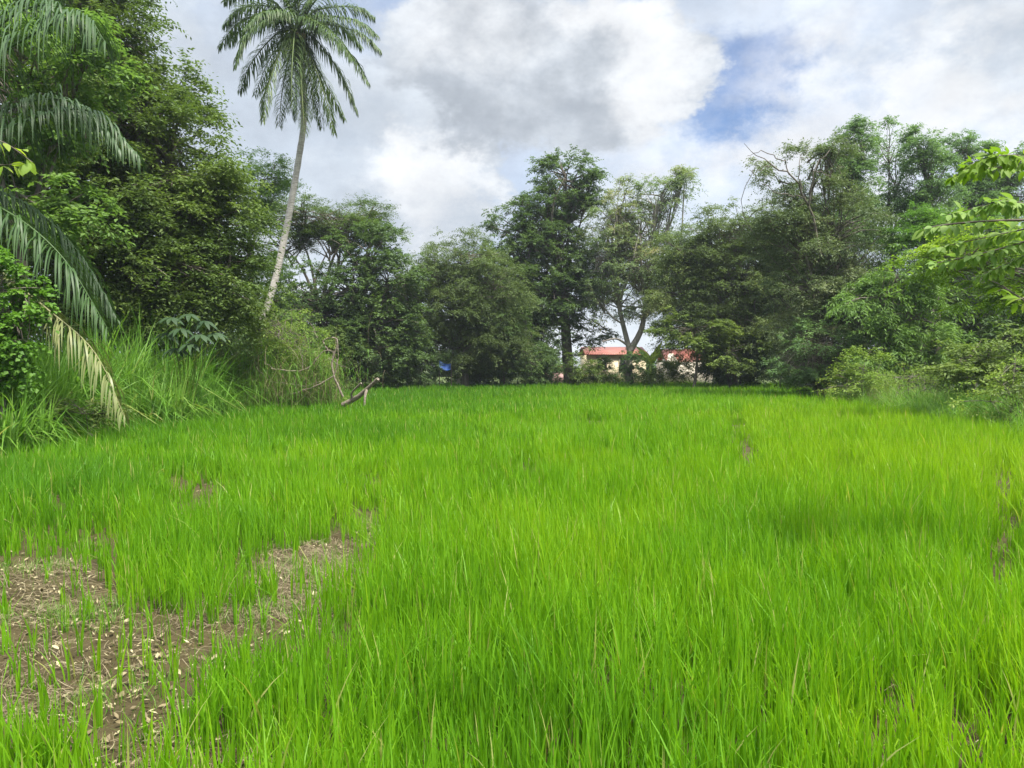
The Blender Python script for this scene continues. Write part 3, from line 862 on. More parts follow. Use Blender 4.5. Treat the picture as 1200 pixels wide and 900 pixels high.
# ================================================================== SHRUBS
GS = 'shrubs along the right bank'
def shrub(name, label, base_px, d, lobes, leaf, group=None, **kw):
    a = dict(dens=4.5, L=0.1, W=0.45, twig=0.4, k=4, m=9, droop=0.3, flat=0.7, trunk_r=0.045, fork=0.3, twigs=0.15)
    a.update(kw)
    return make_tree(name, label, 'shrub', base_px, d, lobes, leaf, group=group, **a)
shrub('shrub', 'yellowish weedy shrub at the foot of the willowy tree, nearest the brown tree', 1010, 27, [(1012, 430, 26, 22), (1000, 450, 30, 16), (1030, 440, 30, 22)], 'weed', GS)
shrub('shrub', 'fine leaved pale green shrub in the middle of the right bank', 1065, 24, [(1065, 440, 36, 26), (1050, 460, 34, 16), (1085, 455, 30, 18)], 'weed', GS, L=0.06, tint_mid=0.5)
shrub('shrub', 'wide layered dark green shrub under the pale stems on the right bank', 1140, 22, [(1135, 415, 40, 22), (1165, 405, 40, 24), (1120, 440, 36, 22), (1160, 440, 40, 24)], 'mid', GS, L=0.12, flat=0.4, tint_mid=0.65)
shrub('shrub', 'tall leafy bush at the right border with yellowing lower leaves', 1190, 17, [(1190, 420, 34, 26), (1175, 450, 34, 24), (1205, 465, 30, 30), (1160, 470, 28, 16)], 'weed', GS, dens=5.5, L=0.08, tint_mid=0.45)
shrub('shrub', 'reddish yellow twiggy shrub on the right border just above the rice', 1195, 16.2, [(1192, 480, 16, 16), (1215, 470, 26, 26)], 'brown', GS, dens=6, L=0.06, tint_mid=0.7)
shrub('shrub', 'grey twiggy thicket under the olive brown tree at the field corner', 962, 31.5, [(950, 400, 40, 34), (985, 415, 34, 30), (955, 435, 40, 24), (930, 430, 24, 20)], 'bluish', GS, dens=3.4, L=0.12, tint_mid=0.6, twigs=0.5)
# hedge-like undergrowth at the far edge
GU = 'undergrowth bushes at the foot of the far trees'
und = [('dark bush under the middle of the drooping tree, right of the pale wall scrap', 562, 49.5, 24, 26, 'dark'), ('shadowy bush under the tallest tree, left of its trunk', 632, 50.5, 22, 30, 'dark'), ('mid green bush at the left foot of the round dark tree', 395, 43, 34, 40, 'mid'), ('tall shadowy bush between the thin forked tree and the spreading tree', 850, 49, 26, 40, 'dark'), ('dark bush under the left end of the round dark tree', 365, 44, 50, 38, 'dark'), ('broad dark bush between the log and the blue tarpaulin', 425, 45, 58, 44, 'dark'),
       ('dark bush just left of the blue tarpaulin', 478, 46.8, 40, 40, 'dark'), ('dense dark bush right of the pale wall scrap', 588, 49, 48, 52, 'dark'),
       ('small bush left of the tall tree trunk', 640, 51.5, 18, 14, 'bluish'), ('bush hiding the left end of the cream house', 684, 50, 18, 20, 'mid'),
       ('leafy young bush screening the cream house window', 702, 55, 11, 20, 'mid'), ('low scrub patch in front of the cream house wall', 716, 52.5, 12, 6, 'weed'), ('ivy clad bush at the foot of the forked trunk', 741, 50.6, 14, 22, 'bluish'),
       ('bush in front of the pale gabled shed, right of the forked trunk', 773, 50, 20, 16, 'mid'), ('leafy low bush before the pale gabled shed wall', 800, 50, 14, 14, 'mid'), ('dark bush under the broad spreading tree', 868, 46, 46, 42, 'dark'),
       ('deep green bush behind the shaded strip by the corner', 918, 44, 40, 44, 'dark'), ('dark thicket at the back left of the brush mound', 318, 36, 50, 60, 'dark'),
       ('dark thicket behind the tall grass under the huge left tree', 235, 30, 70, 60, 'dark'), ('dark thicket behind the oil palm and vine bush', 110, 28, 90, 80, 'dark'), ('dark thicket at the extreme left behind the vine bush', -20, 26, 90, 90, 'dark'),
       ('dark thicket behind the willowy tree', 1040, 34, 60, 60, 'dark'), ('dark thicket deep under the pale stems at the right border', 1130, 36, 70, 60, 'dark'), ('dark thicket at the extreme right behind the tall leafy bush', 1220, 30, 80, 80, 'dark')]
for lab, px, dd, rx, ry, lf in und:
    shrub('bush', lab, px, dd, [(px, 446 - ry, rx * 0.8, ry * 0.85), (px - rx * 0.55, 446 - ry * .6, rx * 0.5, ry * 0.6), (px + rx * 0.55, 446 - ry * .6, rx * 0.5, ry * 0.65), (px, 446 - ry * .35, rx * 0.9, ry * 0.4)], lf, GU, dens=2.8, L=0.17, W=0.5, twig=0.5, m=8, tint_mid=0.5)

# vine covered bush far left, bright
shrub('vine_bush', 'bush smothered in bright green heart leaved vine at the left border', 0, 12.9,
      [(4, 322, 32, 30), (34, 348, 22, 22), (24, 385, 30, 28), (-25, 380, 46, 56), (6, 425, 32, 26)], 'vine', dens=15, L=0.085, W=0.85, twig=0.24, k=3, m=7, flat=0.9, droop=0.6, tint_mid=0.5)
# leafy creeper ground cover left of the hanging frond
shrub('creeper', 'low dark creeper on the ground under the drooping yellow frond', 105, 14.5, [(95, 478, 34, 12), (125, 482, 26, 10), (75, 486, 22, 8)], 'mid', dens=12, L=0.07, W=0.8, twig=0.2, k=3, m=6, tint_mid=0.6)

# brush pile on the left bank
d = 26.0
pile = shrub('brush_pile', 'mound of grassy brush with curling bare branches at the left field edge', 345, d,
      [(325, 375, 34, 24), (338, 398, 36, 26), (318, 420, 36, 28), (352, 428, 36, 28), (300, 440, 30, 26), (375, 442, 22, 18), (340, 455, 46, 14)], 'weed', dens=7, L=0.13, W=0.22, twig=0.5, droop=0.6, flat=1.0, tint_mid=0.35, twigs=0.3)
mb = MB()
dd = d - 1.25
for pts, r in [([P(402, 465, dd), P(393, 445, dd), P(388, 425, dd), P(396, 405, dd), P(394, 397, dd), P(386, 396, dd), P(378, 400, dd)], 0.055),
               ([P(340, 462, dd), P(372, 452, dd), P(392, 438, dd), P(397, 415, dd), P(394, 398, dd)], 0.045),
               ([P(318, 432, dd), P(335, 434, dd), P(355, 434, dd), P(368, 424, dd), P(378, 412, dd), P(392, 412, dd)], 0.035),
               ([P(355, 434, dd), P(354, 418, dd), P(350, 405, dd)], 0.022),
               ([P(378, 400, dd), P(383, 408, dd), P(392, 414, dd)], 0.03),
               ([P(310, 425, dd), P(322, 433, dd), P(318, 432, dd)], 0.018),
               ([P(372, 396, dd), P(366, 382, dd), P(360, 375, dd)], 0.018),
               ([P(385, 420, dd), P(399, 428, dd), P(410, 432, dd)], 0.016),
               ([P(330, 448, dd), P(355, 452, dd), P(380, 446, dd)], 0.02), ([P(345, 440, dd), P(350, 460, dd), P(362, 466, dd)], 0.016),
               ([P(300, 430, dd), P(315, 445, dd), P(335, 450, dd)], 0.016)]:
    c = bez(pts, 18)
    c[1:-1] += rng.normal(0, 0.015, (16, 3))
    tube(mb, c, np.linspace(r * 0.7, r * 0.3, 18), 6)
mb.build('bare_branches', DEADWOOD, pile, smooth=True)
mb = MB()
# hair-thin dead stems and grass stalks of the pile
n = 1100
src = P(345, 440, d)
root = np.c_[src[0] + rng.normal(0, 1.0, n), src[1] + rng.normal(-0.5, 0.6, n), np.abs(rng.normal(0.5, 0.6, n))]
a = rng.uniform(0, 6.28, n)
blades(mb, root, rng.uniform(0.4, 1.6, n), np.c_[np.cos(a), np.sin(a), np.zeros(n)], np.abs(rng.normal(0.6, 0.4, n)), rng.uniform(0.006, 0.014, n), np.clip(rng.normal(0.45, 0.25, n), 0, 1), 5, np.where(rng.random(n) < 0.4, 1.0, 0))
mb.build('dead_stems', DRYG, pile)
# tall grass blades growing through the pile
mb = MB()
n = 2600
root = np.c_[src[0] + rng.normal(-0.4, 1.0, n), src[1] + rng.normal(-0.4, 0.7, n), np.abs(rng.normal(0.4, 0.7, n))]
a = rng.uniform(0, 6.28, n)
blades(mb, root, rng.uniform(0.5, 1.5, n), np.c_[np.cos(a), np.sin(a), np.zeros(n)], np.abs(rng.normal(0.5, 0.35, n)), rng.uniform(0.01, 0.02, n), np.clip(rng.normal(0.4, 0.14, n), 0, 0.7), 5, np.where(rng.random(n) < 0.4, 1.0, 0))
mb.build('grass_blades', TALLG, pile)

# log
dd = 24.6
a0, a1 = P(418, 466, dd), P(443, 444, dd - 0.5)
a0[2] = max(a0[2], 0.3)
log = thing('fallen_log', 'short broken grey log lying tilted at the left edge of the rice', 'log', (a0[0], a0[1], 0))
mb = MB()
c = bez([a0 + np.array([-0.5, 0.2, -0.25]), a0, (a0 + a1) / 2 + np.array([0.05, 0, 0.03]), a1], 14)
tube(mb, c, np.linspace(0.085, 0.055, 14) * rng.uniform(0.92, 1.08, 14), 10)
mb.build('log_trunk', DEADWOOD, log, smooth=True)
mb = MB()
s = c[8]
tube(mb, bez([s, s + np.array([-0.03, -0.15, -0.2]), s + np.array([-0.05, -0.2, -0.55])], 6), np.linspace(0.055, 0.035, 6), 8)
tube(mb, bez([c[3], c[3] + np.array([0.0, -0.1, 0.25]), c[9] + np.array([-0.25, -0.1, 0.12])], 6), np.linspace(0.04, 0.03, 6), 6)
mb.build('branch_stub', DEADWOOD, log, smooth=True)

# pale palmate plant under the big tree
d = 19.5
b0 = P(218, HOR, d); b0[2] = 0
pm = thing('palmate_plant', 'pale grey green plant with big fingered leaves under the huge left tree', 'plant', b0)
mb, sb = MB(), MB()
for (px, py, o) in [(200, 372, 0), (222, 368, -.3), (240, 376, 0), (212, 385, -.5), (234, 392, -.4), (195, 390, .2), (252, 390, .1), (222, 402, -.5), (205, 408, -.3)]:
    hub = P(px, py, d + o)
    tube(sb, bez([b0 + rng.normal(0, 0.08, 3) * [1, 1, 0], (b0 + hub) / 2 + [0, 0, 0.25], hub], 9), np.linspace(0.022, 0.008, 9), 5)
    nl = 9
    a = np.linspace(0, 2 * np.pi, nl, endpoint=False) + rng.random()
    ax = np.c_[np.cos(a), np.sin(a), np.full(nl, -0.25)] + rng.normal(0, 0.08, (nl, 3))
    big_leaves(mb, np.repeat(hub[None], nl, 0), ax, np.tile([0, -0.35, 1.0], (nl, 1)), rng.uniform(0.32, 0.46, nl), rng.uniform(0.10, 0.14, nl), np.clip(rng.normal(0.55, 0.15, nl), 0, 1), droop=0.4)
mb.build('leaves', LEAF['grey'], pm)
sb.build('stems', LEAF['weed'], pm, smooth=True)

# banana-like bright plant by the house
d = 51.5
b0 = P(762, HOR, d); b0[2] = 0
bn = thing('banana_plant', 'bright yellow green banana plant between the two roofs', 'plant', b0)
mb = MB()
n = 9
a = np.linspace(0, 2 * np.pi, n, endpoint=False) + 0.3
hub = P(762, 428, d)
ax = np.c_[np.cos(a) * 0.6, np.sin(a) * 0.6, rng.uniform(0.5, 1.3, n)]
big_leaves(mb, np.repeat(hub[None], n, 0), ax, np.tile([0.2, -0.6, 0.8], (n, 1)), rng.uniform(1.3, 1.9, n), rng.uniform(0.35, 0.5, n), rng.uniform(0.5, 1, n), droop=0.35)
mb.build('leaves', LEAF['lime'], bn)
mb = MB()
tube(mb, bez([b0, (b0 + hub) / 2, hub], 8), np.linspace(0.14, 0.09, 8), 8)
mb.build('stem', LEAF['weed'], bn, smooth=True)

# ================================================================== PALMS
PALM_BARK = noise_mat('palm_trunk_bark', [(0.221, 0.202, 0.176), (0.390, 0.364, 0.325), (0.546, 0.514, 0.468)], 5, 0.9, (1, 1, 3.5), 0.7, 0.03)
NUT = noise_mat('coconut_husk', [(0.16, 0.10, 0.03), (0.30, 0.17, 0.05), (0.36, 0.25, 0.07)], 6, 0.6)
d = 36.0
b0 = P(296, HOR, d); b0[2] = 0
cp = thing('coconut_palm', 'tall leaning coconut palm with a full drooping crown against the clouds', 'palm tree', b0)
tops = P(348, 36, d)
mb = MB()
c = bez([b0 - [0, 0, .1], P(306, 385, d), P(322, 330, d), P(338, 255, d), P(351, 180, d), P(356, 140, d), P(354, 90, d), tops], 60)
r = np.interp(np.arange(60), [0, 4, 59], [0.27, 0.175, 0.125])
r *= 1 + 0.05 * np.sin(np.arange(60) * 2.4)
tube(mb, c, r, 12)
mb.build('trunk', PALM_BARK, cp, smooth=True)
FR = [(302, -2, 262, 30, 0), (298, 20, 276, 78, -1.2), (305, 52, 281, 108, 1.0), (322, 66, 308, 142, -1.6), (334, 78, 327, 148, 1.5), (352, 84, 357, 158, -2.0), (372, 84, 392, 156, -1.0), (366, 70, 377, 150, 1.8), (384, 56, 419, 132, 0.8),
      (392, 40, 432, 98, -1.0), (394, 4, 438, 20, 0.5), (388, -22, 430, -14, -1.5), (356, -34, 380, -70, 1.0), (338, -36, 316, -68, -1.0), (318, -26, 284, -34, 1.6), (310, 8, 268, 52, 2.2), (376, 12, 424, 56, 2.5), (346, -30, 350, -76, -1.5),
      (342, 56, 342, 128, -2.6), (330, 40, 298, 112, 2.8), (372, -10, 400, -40, 2.4), (360, 62, 404, 140, 2.8), (326, 6, 286, 34, -2.8), (370, 20, 414, 70, -2.8), (351, 74, 353, 138, -1.2), (341, 70, 341, 132, -0.9), (362, 72, 368, 138, -1.1), (357, 76, 361, 142, 1.2), (346, 76, 348, 140, 1.4), (400, 26, 446, 60, 0), (300, 8, 256, 56, 0.5), (398, 16, 442, 42, -1.5), (306, -12, 262, 2, 1.2)]
for mx_, my_, ex_, ey_, o in FR:
    mb = MB()
    st = tops + rng.normal(0, 0.08, 3)
    q1 = P(mx_, my_, d + o * 0.6)
    q2 = P(ex_, ey_, d + o)
    frond_mesh(mb, [st, st * 0.45 + q1 * 0.55 + [0, 0, 0.18], q1 * 0.55 + q2 * 0.45 + [0, 0, 0.12], q2], 1.0, 96, hang=0.6, rr=0.05, w=0.05, tint=0.34 if my_ < 60 else 0.45, start=0.16, ragged=0.12, fwd=0.6)
    mb.build('frond', PALM_GREEN, cp)
for k in range(9):
    mb = MB()
    a = k * 0.7
    cpos = tops + np.array([math.cos(a) * 0.3, math.sin(a) * 0.3, -0.25 - 0.12 * (k % 3)])
    uu, vv = np.meshgrid(np.linspace(0, 2 * np.pi, 11)[:-1], np.linspace(0.05, np.pi - 0.05, 8))
    sp = np.stack([np.cos(uu) * np.sin(vv) * 0.13, np.sin(uu) * np.sin(vv) * 0.13, np.cos(vv) * 0.16], -1).reshape(-1, 3)
    i = np.arange(7)[:, None] * 10
    j = np.arange(10)[None]
    f = np.stack([i + j, i + (j + 1) % 10, i + 10 + (j + 1) % 10, i + 10 + j], -1).reshape(-1, 4)
    mb.add(sp + cpos, f)
    mb.build('coconut', NUT, cp, smooth=True)

# oil palm at the left border
d = 14.0
b0 = P(-95, HOR, d); b0[2] = 0
op = thing('oil_palm', 'dark green palm with long hanging fronds reaching in at the left border', 'palm tree', b0)
hub = P(-92, 215, d)
mb = MB()
tube(mb, bez([b0, (b0 + hub) / 2, hub + [0, 0, -0.1]], 20), np.interp(np.arange(20), [0, 19], [0.36, 0.3]) * (1 + 0.08 * np.sin(np.arange(20) * 2.1)), 12)
mb.build('trunk', BARK, op, smooth=True)
OF = [([(-92, 215, 14), (-50, 90, 14.3), (10, 22, 14.2), (62, 6, 14), (100, 30, 13.8)], 0.9, OIL_GREEN, 0.4, 0.9), ([(-92, 215, 14), (-30, 150, 14.8), (40, 118, 15), (96, 124, 15.2), (140, 175, 15.4)], 0.85, OIL_GREEN, 0.35, 0.95),
      ([(-92, 215, 14.0), (-45, 100, 14.0), (30, 45, 13.8), (95, 18, 13.6), (124, 50, 13.5)], 0.95, OIL_GREEN, 0.45, 0.9),
      ([(-92, 215, 14.0), (-20, 165, 14.2), (50, 135, 14.3), (110, 132, 14.4), (164, 184, 14.5)], 0.85, OIL_GREEN, 0.35, 0.95),
      ([(-92, 215, 14.0), (-30, 230, 14.0), (30, 262, 14.0), (80, 310, 14.0), (126, 385, 14.0)], 0.95, OIL_GREEN, 0.5, 0.8),
      ([(-92, 218, 14.0), (-30, 215, 15.0), (40, 245, 15.4), (95, 300, 15.6), (138, 375, 15.8)], 0.9, OIL_GREEN, 0.4, 0.9),
      ([(-92, 222, 14.0), (-20, 300, 13.9), (50, 358, 13.8), (110, 412, 13.8), (146, 488, 13.8)], 0.75, FROND_DRY, 0.4, 0.85),
      ([(-92, 215, 14.0), (-60, 40, 14.4), (0, -40, 14.6), (50, -30, 14.6), (62, 20, 14.6)], 0.85, OIL_GREEN, 0.4, 0.9),
      ([(-92, 215, 14.0), (-150, 60, 14.0), (-230, 60, 14.0), (-290, 140, 14.0)], 0.9, OIL_GREEN, 0.4, 0.9),
      ([(-92, 215, 14.0), (-170, 220, 13.5), (-240, 280, 13.0), (-280, 380, 12.8)], 0.9, OIL_GREEN, 0.4, 0.9),
      ([(-92, 215, 14.0), (-95, 60, 15.0), (-90, -20, 16.0), (-85, 0, 17.5)], 0.9, OIL_GREEN, 0.4, 0.9),
      ([(-92, 215, 14.0), (-95, 180, 12.8), (-92, 200, 11.8), (-90, 270, 11.2)], 0.9, OIL_GREEN, 0.4, 0.9)]
for pts, ll, m_, ti, hg in OF:
    mb = MB()
    frond_mesh(mb, [P(*p) for p in pts], ll * 1.35, 92, hang=hg, rr=0.036, w=0.034, tint=ti, start=0.18, ragged=0.26, fwd=0.5)
    mb.build('frond', m_, op)

# ================================================================== NEAR SPRAYS
def leafy_branch(root, pts_list, L, W, leaf, tint, n_leaf, name='branch', spread=1.0):
    """twigs with alternating big leaves; each twig one part with its leaves below it"""
    for pts, r in pts_list:
        mb = MB()
        c = bez(pts, 16)
        tube(mb, c, np.linspace(r, r * 0.3, 16), 6)
        br = mb.build(name, BARK, root, smooth=True)
        n = n_leaf
        u = np.linspace(0.25, 0.999, n) * 15
        i = u.astype(int).clip(0, 14)
        p = c[i] + (c[i + 1] - c[i]) * (u - i)[:, None]
        tg = norm(np.gradient(c, axis=0))[i]
        s = norm(np.cross(tg, [0, 0, 1.0]))
        sg = np.where(np.arange(n) % 2 == 0, 1.0, -1.0)[:, None]
        ax = tg * 0.5 + s * sg * 0.7 * spread + rng.normal(0, 0.5, (n, 3)) + [0, 0, -0.35]
        lb = MB()
        Ls = L * rng.uniform(0.6, 1.2, n)
        p = p + norm(ax) * 0.02
        big_leaves(lb, p, ax, np.array([0, -0.2, 1.0]) + rng.normal(0, 0.35, (n, 3)), Ls, Ls * W, np.clip(tint + rng.normal(0, 0.17, n), 0, 1), droop=0.3, fold=0.12)
        lo = lb.build('leaves', LEAF[leaf], br, origin=np.array(root.location))
        lo.location = (0, 0, 0)

d = 5.2
b0 = np.array([4.9, 5.3, 0.0])
nt_ = thing('overhanging_tree', 'near tree beyond the right border whose leafy twigs hang into view', 'tree', b0, GR)
mb = MB()
tube(mb, bez([b0, b0 + [0.1, 0, 1.3], b0 + [-0.15, 0, 2.4], b0 + [-0.5, 0, 3.4]], 16), np.linspace(0.11, 0.06, 16), 10)
mb.build('trunk', BARK, nt_, smooth=True)
k1 = b0 + np.array([-0.3, 0, 2.9])
k2 = b0 + np.array([-0.1, 0, 2.3])
leafy_branch(nt_, [([k1, P(1260, 205, d), P(1190, 196, d), P(1130, 200, d - .1)], 0.016), ([P(1225, 200, d), P(1180, 185, d + .2), P(1145, 190, d + .3), P(1118, 208, d + .3)], 0.009),
                   ([P(1235, 195, d), P(1190, 182, d - .3), P(1150, 186, d - .35)], 0.008)], 0.085, 0.5, 'lime', 0.3, 84)
leafy_branch(nt_, [([k2, P(1260, 262, d), P(1190, 258, d - .1), P(1120, 262, d - .1), P(1082, 268, d)], 0.014), ([P(1230, 258, d), P(1170, 240, d + .2), P(1110, 252, d + .3)], 0.008),
                   ([P(1230, 262, d), P(1170, 275, d + .3), P(1100, 290, d + .3)], 0.008), ([P(1250, 262, d), P(1205, 240, d - .3), P(1170, 235, d - .4)], 0.008), ([P(1240, 270, d), P(1170, 292, d - .2), P(1090, 310, d - .2)], 0.008), ([P(1250, 275, d), P(1200, 300, d + .2), P(1150, 322, d + .3)], 0.007)], 0.085, 0.5, 'light', 0.75, 80)
leafy_branch(nt_, [([P(1320, 400, 5.2), P(1240, 380, 5.3), P(1190, 345, 5.4), P(1170, 335, 5.5)], 0.01), ([P(1240, 380, 5.3), P(1210, 350, 5.2), P(1190, 352, 5.1)], 0.006)], 0.1, 0.5, 'lime', 0.5, 12)
d = 5.6
b0 = np.array([-4.45, 5.7, 0.0])
sp = thing('sapling', 'bright lime leaved sapling twig poking in at the left border', 'tree', b0)
mb = MB()
tube(mb, bez([b0, b0 + [0.05, 0, 1.6], b0 + [0.2, 0, 3.0]], 12), np.linspace(0.04, 0.02, 12), 8)
mb.build('trunk', BARK, sp, smooth=True)
k1 = b0 + np.array([0.18, 0, 2.9])
leafy_branch(sp, [([k1, P(-40, 165, d), P(0, 165, d), P(38, 190, d)], 0.008), ([P(-50, 175, d), P(-10, 192, d), P(25, 192, d)], 0.006)], 0.13, 0.48, 'lime', 0.75, 11)

# ================================================================== HOUSES
PLASTER = noise_mat('cream_plaster', [(0.575, 0.483, 0.314), (0.667, 0.575, 0.392), (0.736, 0.644, 0.459)], 1.2, 0.9, (1, 1, 1), 0.15, 0.01)
WHITE = noise_mat('off_white_plaster', [(0.510, 0.462, 0.360), (0.595, 0.546, 0.440), (0.646, 0.605, 0.504)], 1.0, 0.9, (1, 1, 1), 0.15, 0.01)
PINK = noise_mat('pink_plaster', [(0.52, 0.30, 0.30), (0.60, 0.38, 0.37), (0.66, 0.45, 0.43)], 1.2, 0.9, (1, 1, 1), 0.15, 0.01)
m, nt, out = new_mat('red_roof_sheet')
tc = nt.nodes.new('ShaderNodeTexCoord')
wv = nt.nodes.new('ShaderNodeTexWave')
wv.inputs['Scale'].default_value = 2.2
wv.inputs['Distortion'].default_value = 0.2
nt.links.new(tc.outputs['Object'], wv.inputs['Vector'])
nz = nt.nodes.new('ShaderNodeTexNoise')
nz.inputs['Scale'].default_value = 1.5
nz.inputs['Detail'].default_value = 6
nt.links.new(tc.outputs['Object'], nz.inputs['Vector'])
b = nt.nodes.new('ShaderNodeBsdfPrincipled')
b.inputs['Roughness'].default_value = 0.55
nt.links.new(ramp(nt, [(0.178, 0.063, 0.043), (0.291, 0.098, 0.069), (0.339, 0.152, 0.109)], nz.outputs['Fac']), b.inputs['Base Color'])
bp = nt.nodes.new('ShaderNodeBump')
bp.inputs['Strength'].default_value = 0.5
bp.inputs['Distance'].default_value = 0.04
nt.links.new(wv.outputs['Fac'], bp.inputs['Height'])
nt.links.new(bp.outputs[0], b.inputs['Normal'])
nt.links.new(b.outputs[0], out.inputs[0])
ROOF = m
m, nt, out = new_mat('dark_window_glass')
b = nt.nodes.new('ShaderNodeBsdfPrincipled')
b.inputs['Base Color'].default_value = (0.02, 0.022, 0.025, 1)
b.inputs['Roughness'].default_value = 0.12
nt.links.new(b.outputs[0], out.inputs[0])
GLASS = m
WOOD = noise_mat('window_frame_wood', [(0.22, 0.18, 0.13), (0.32, 0.27, 0.2)], 8, 0.7)

def gable_roof(mb, x0, x1, y0, y1, z, h, over=0.5, th=0.08, along='x'):
    if along == 'x':
        ym = (y0 + y1) / 2
        a, b = (x0 - over, x1 + over), None
        s = h / ((y1 - y0) / 2)
        for sg, ye in ((-1, y0 - over), (1, y1 + over)):
            ze = z - over * s
            v = [(a[0], ye, ze), (a[1], ye, ze), (a[1], ym, z + h), (a[0], ym, z + h)]
            v += [(p[0], p[1], p[2] + th) for p in v]
            mb.add(v, [(0, 3, 2, 1), (4, 5, 6, 7), (0, 1, 5, 4), (1, 2, 6, 5), (2, 3, 7, 6), (3, 0, 4, 7)])
    else:
        xm = (x0 + x1) / 2
        s = h / ((x1 - x0) / 2)
        for sg, xe in ((-1, x0 - over), (1, x1 + over)):
            ze = z - over * s
            v = [(xe, y0 - over, ze), (xm, y0 - over, z + h), (xm, y1 + over, z + h), (xe, y1 + over, ze)]
            v += [(p[0], p[1], p[2] + th) for p in v]
            mb.add(v, [(0, 3, 2, 1), (4, 5, 6, 7), (0, 1, 5, 4), (1, 2, 6, 5), (2, 3, 7, 6), (3, 0, 4, 7)])

def window(root, x, y, z, w, h):
    mb = MB()
    t = 0.07
    for lo, hi in [((x - w / 2 - t, y - 0.05, z - t), (x + w / 2 + t, y - 0.003, z)), ((x - w / 2 - t, y - 0.05, z + h), (x + w / 2 + t, y - 0.003, z + h + t)),
                   ((x - w / 2 - t, y - 0.05, z), (x - w / 2, y - 0.003, z + h)), ((x + w / 2, y - 0.05, z), (x + w / 2 + t, y - 0.003, z + h)), ((x - 0.025, y - 0.045, z), (x + 0.025, y - 0.004, z + h))]:
        box(mb, lo, hi)
    fr = mb.build('window', WOOD, root)
    mb = MB()
    box(mb, (x - w / 2, y - 0.025, z), (x + w / 2, y - 0.006, z + h))
    mb.build('pane', GLASS, fr, origin=np.array(root.location))

d = 60.0
xl, xr = P(688, HOR, d)[0], P(757, HOR, d)[0]
h1 = thing('house', 'low cream house with a red roof glimpsed between the far trees', 'house', ((xl + xr) / 2, d, 0))
mb = MB(); box(mb, (xl, d, -0.2), (xr, d + 6, 2.45)); mb.build('wall', PLASTER, h1)
mb = MB(); gable_roof(mb, xl, xr, d, d + 6, 2.45, 0.62, 0.2); mb.build('roof', ROOF, h1)
window(h1, P(705, HOR, d)[0], d, 1.15, 0.75, 1.05)
window(h1, P(733, HOR, d)[0], d, 1.15, 0.9, 1.05)
xl, xr = P(772, HOR, d)[0], P(824, HOR, d)[0]
d = 57.0
h2 = thing('shed', 'pale shed with a small pointed gable beside the spreading tree', 'shed', ((xl + xr) / 2, d, 0))
mb = MB(); box(mb, (xl, d, -0.2), (xr, d + 4, 1.85))
mb.build('wall', WHITE, h2)
gx = P(788, HOR, d)[0]
mb = MB()
mb.add([(gx - 0.5, d - 0.3, 1.66), (gx + 0.5, d - 0.3, 1.66), (gx, d - 0.3, 2.5), (gx - 0.5, d + 2.5, 1.66), (gx + 0.5, d + 2.5, 1.66), (gx, d + 2.5, 2.5)], [(0, 1, 2), (5, 4, 3)])
mb.add([(gx - 0.5, d - 0.3, 1.66), (gx, d - 0.3, 2.5), (gx, d + 2.5, 2.5), (gx - 0.5, d + 2.5, 1.66), (gx + 0.5, d - 0.3, 1.66), (gx + 0.5, d + 2.5, 1.66)], [(0, 1, 2, 3), (4, 5, 2, 1)])
mb.build('gable', WHITE, h2)
mb = MB(); gable_roof(mb, xl + 0.3, xr + 0.4, d + 0.5, d + 4, 1.9, 0.9, 0.25); mb.build('roof', ROOF, h2)
d = 59.0
xl, xr = P(640, HOR, d)[0], P(664, HOR, d)[0]
h3 = thing('outbuilding', 'pink outbuilding wall showing low behind the tall tree trunk', 'outbuilding', ((xl + xr) / 2, d, 0))
mb = MB(); box(mb, (xl, d, -0.2), (xr, d + 3, 1.45)); mb.build('wall', PINK, h3)
mb = MB(); box(mb, (xl - 0.15, d - 0.2, 1.453), (xr + 0.15, d + 3.2, 1.53)); mb.build('roof', ROOF, h3)
d = 52.0
xl, xr = P(535, HOR, d)[0], P(549, HOR, d)[0]
mb = MB(); box(mb, (xl, d, -0.1), (xr, d + 0.15, 1.7))
o = mb.build('garden_wall', WHITE, origin=((xl + xr) / 2, d, 0))
tag(o, 'scrap of pale wall showing under the drooping olive tree', 'wall')
# blue tarpaulin slung between stakes
BLUE = noise_mat('blue_tarp', [(0.012, 0.042, 0.180), (0.024, 0.070, 0.252), (0.040, 0.105, 0.300)], 3, 0.45)
d = 46.0
c0 = P(521, 428, d)
tp = thing('tarpaulin', 'small blue tarpaulin sheet hung under the drooping olive tree', 'tarpaulin', (c0[0], d, 0))
n = 9
gu, gv = np.meshgrid(np.linspace(-1, 1, n), np.linspace(0, 1, n))
x = c0[0] + gu * 0.36
y = d + gv * 0.5 + 0.06 * np.sin(gu * 4)
z = c0[2] + 0.30 - gv * 0.2 - (1 - gv) * 0.3 * 0 - 0.6 * (1 - gv) * 1.0 + 0.12 * gu ** 2 - 0.1 * gu
mb = MB()
i = np.arange(n - 1)
a = (i[:, None] * n + i[None]).ravel()
mb.add(np.stack([x, y, z], -1).reshape(-1, 3), np.stack([a, a + 1, a + n + 1, a + n], -1))
mb.add(np.stack([x, y + 0.012, z - 0.012], -1).reshape(-1, 3), np.stack([a, a + n, a + n + 1, a + 1], -1))
mb.build('sheet', BLUE, tp, smooth=True)
for s in (-1, 1):
    mb = MB()
    px_ = c0[0] + s * 0.37
    tube(mb, bez([np.array([px_, d + 0.5, 0]), np.array([px_, d + 0.5, c0[2] + 0.25])], 3), 0.03, 6)
    mb.build('stake', BARK, tp)

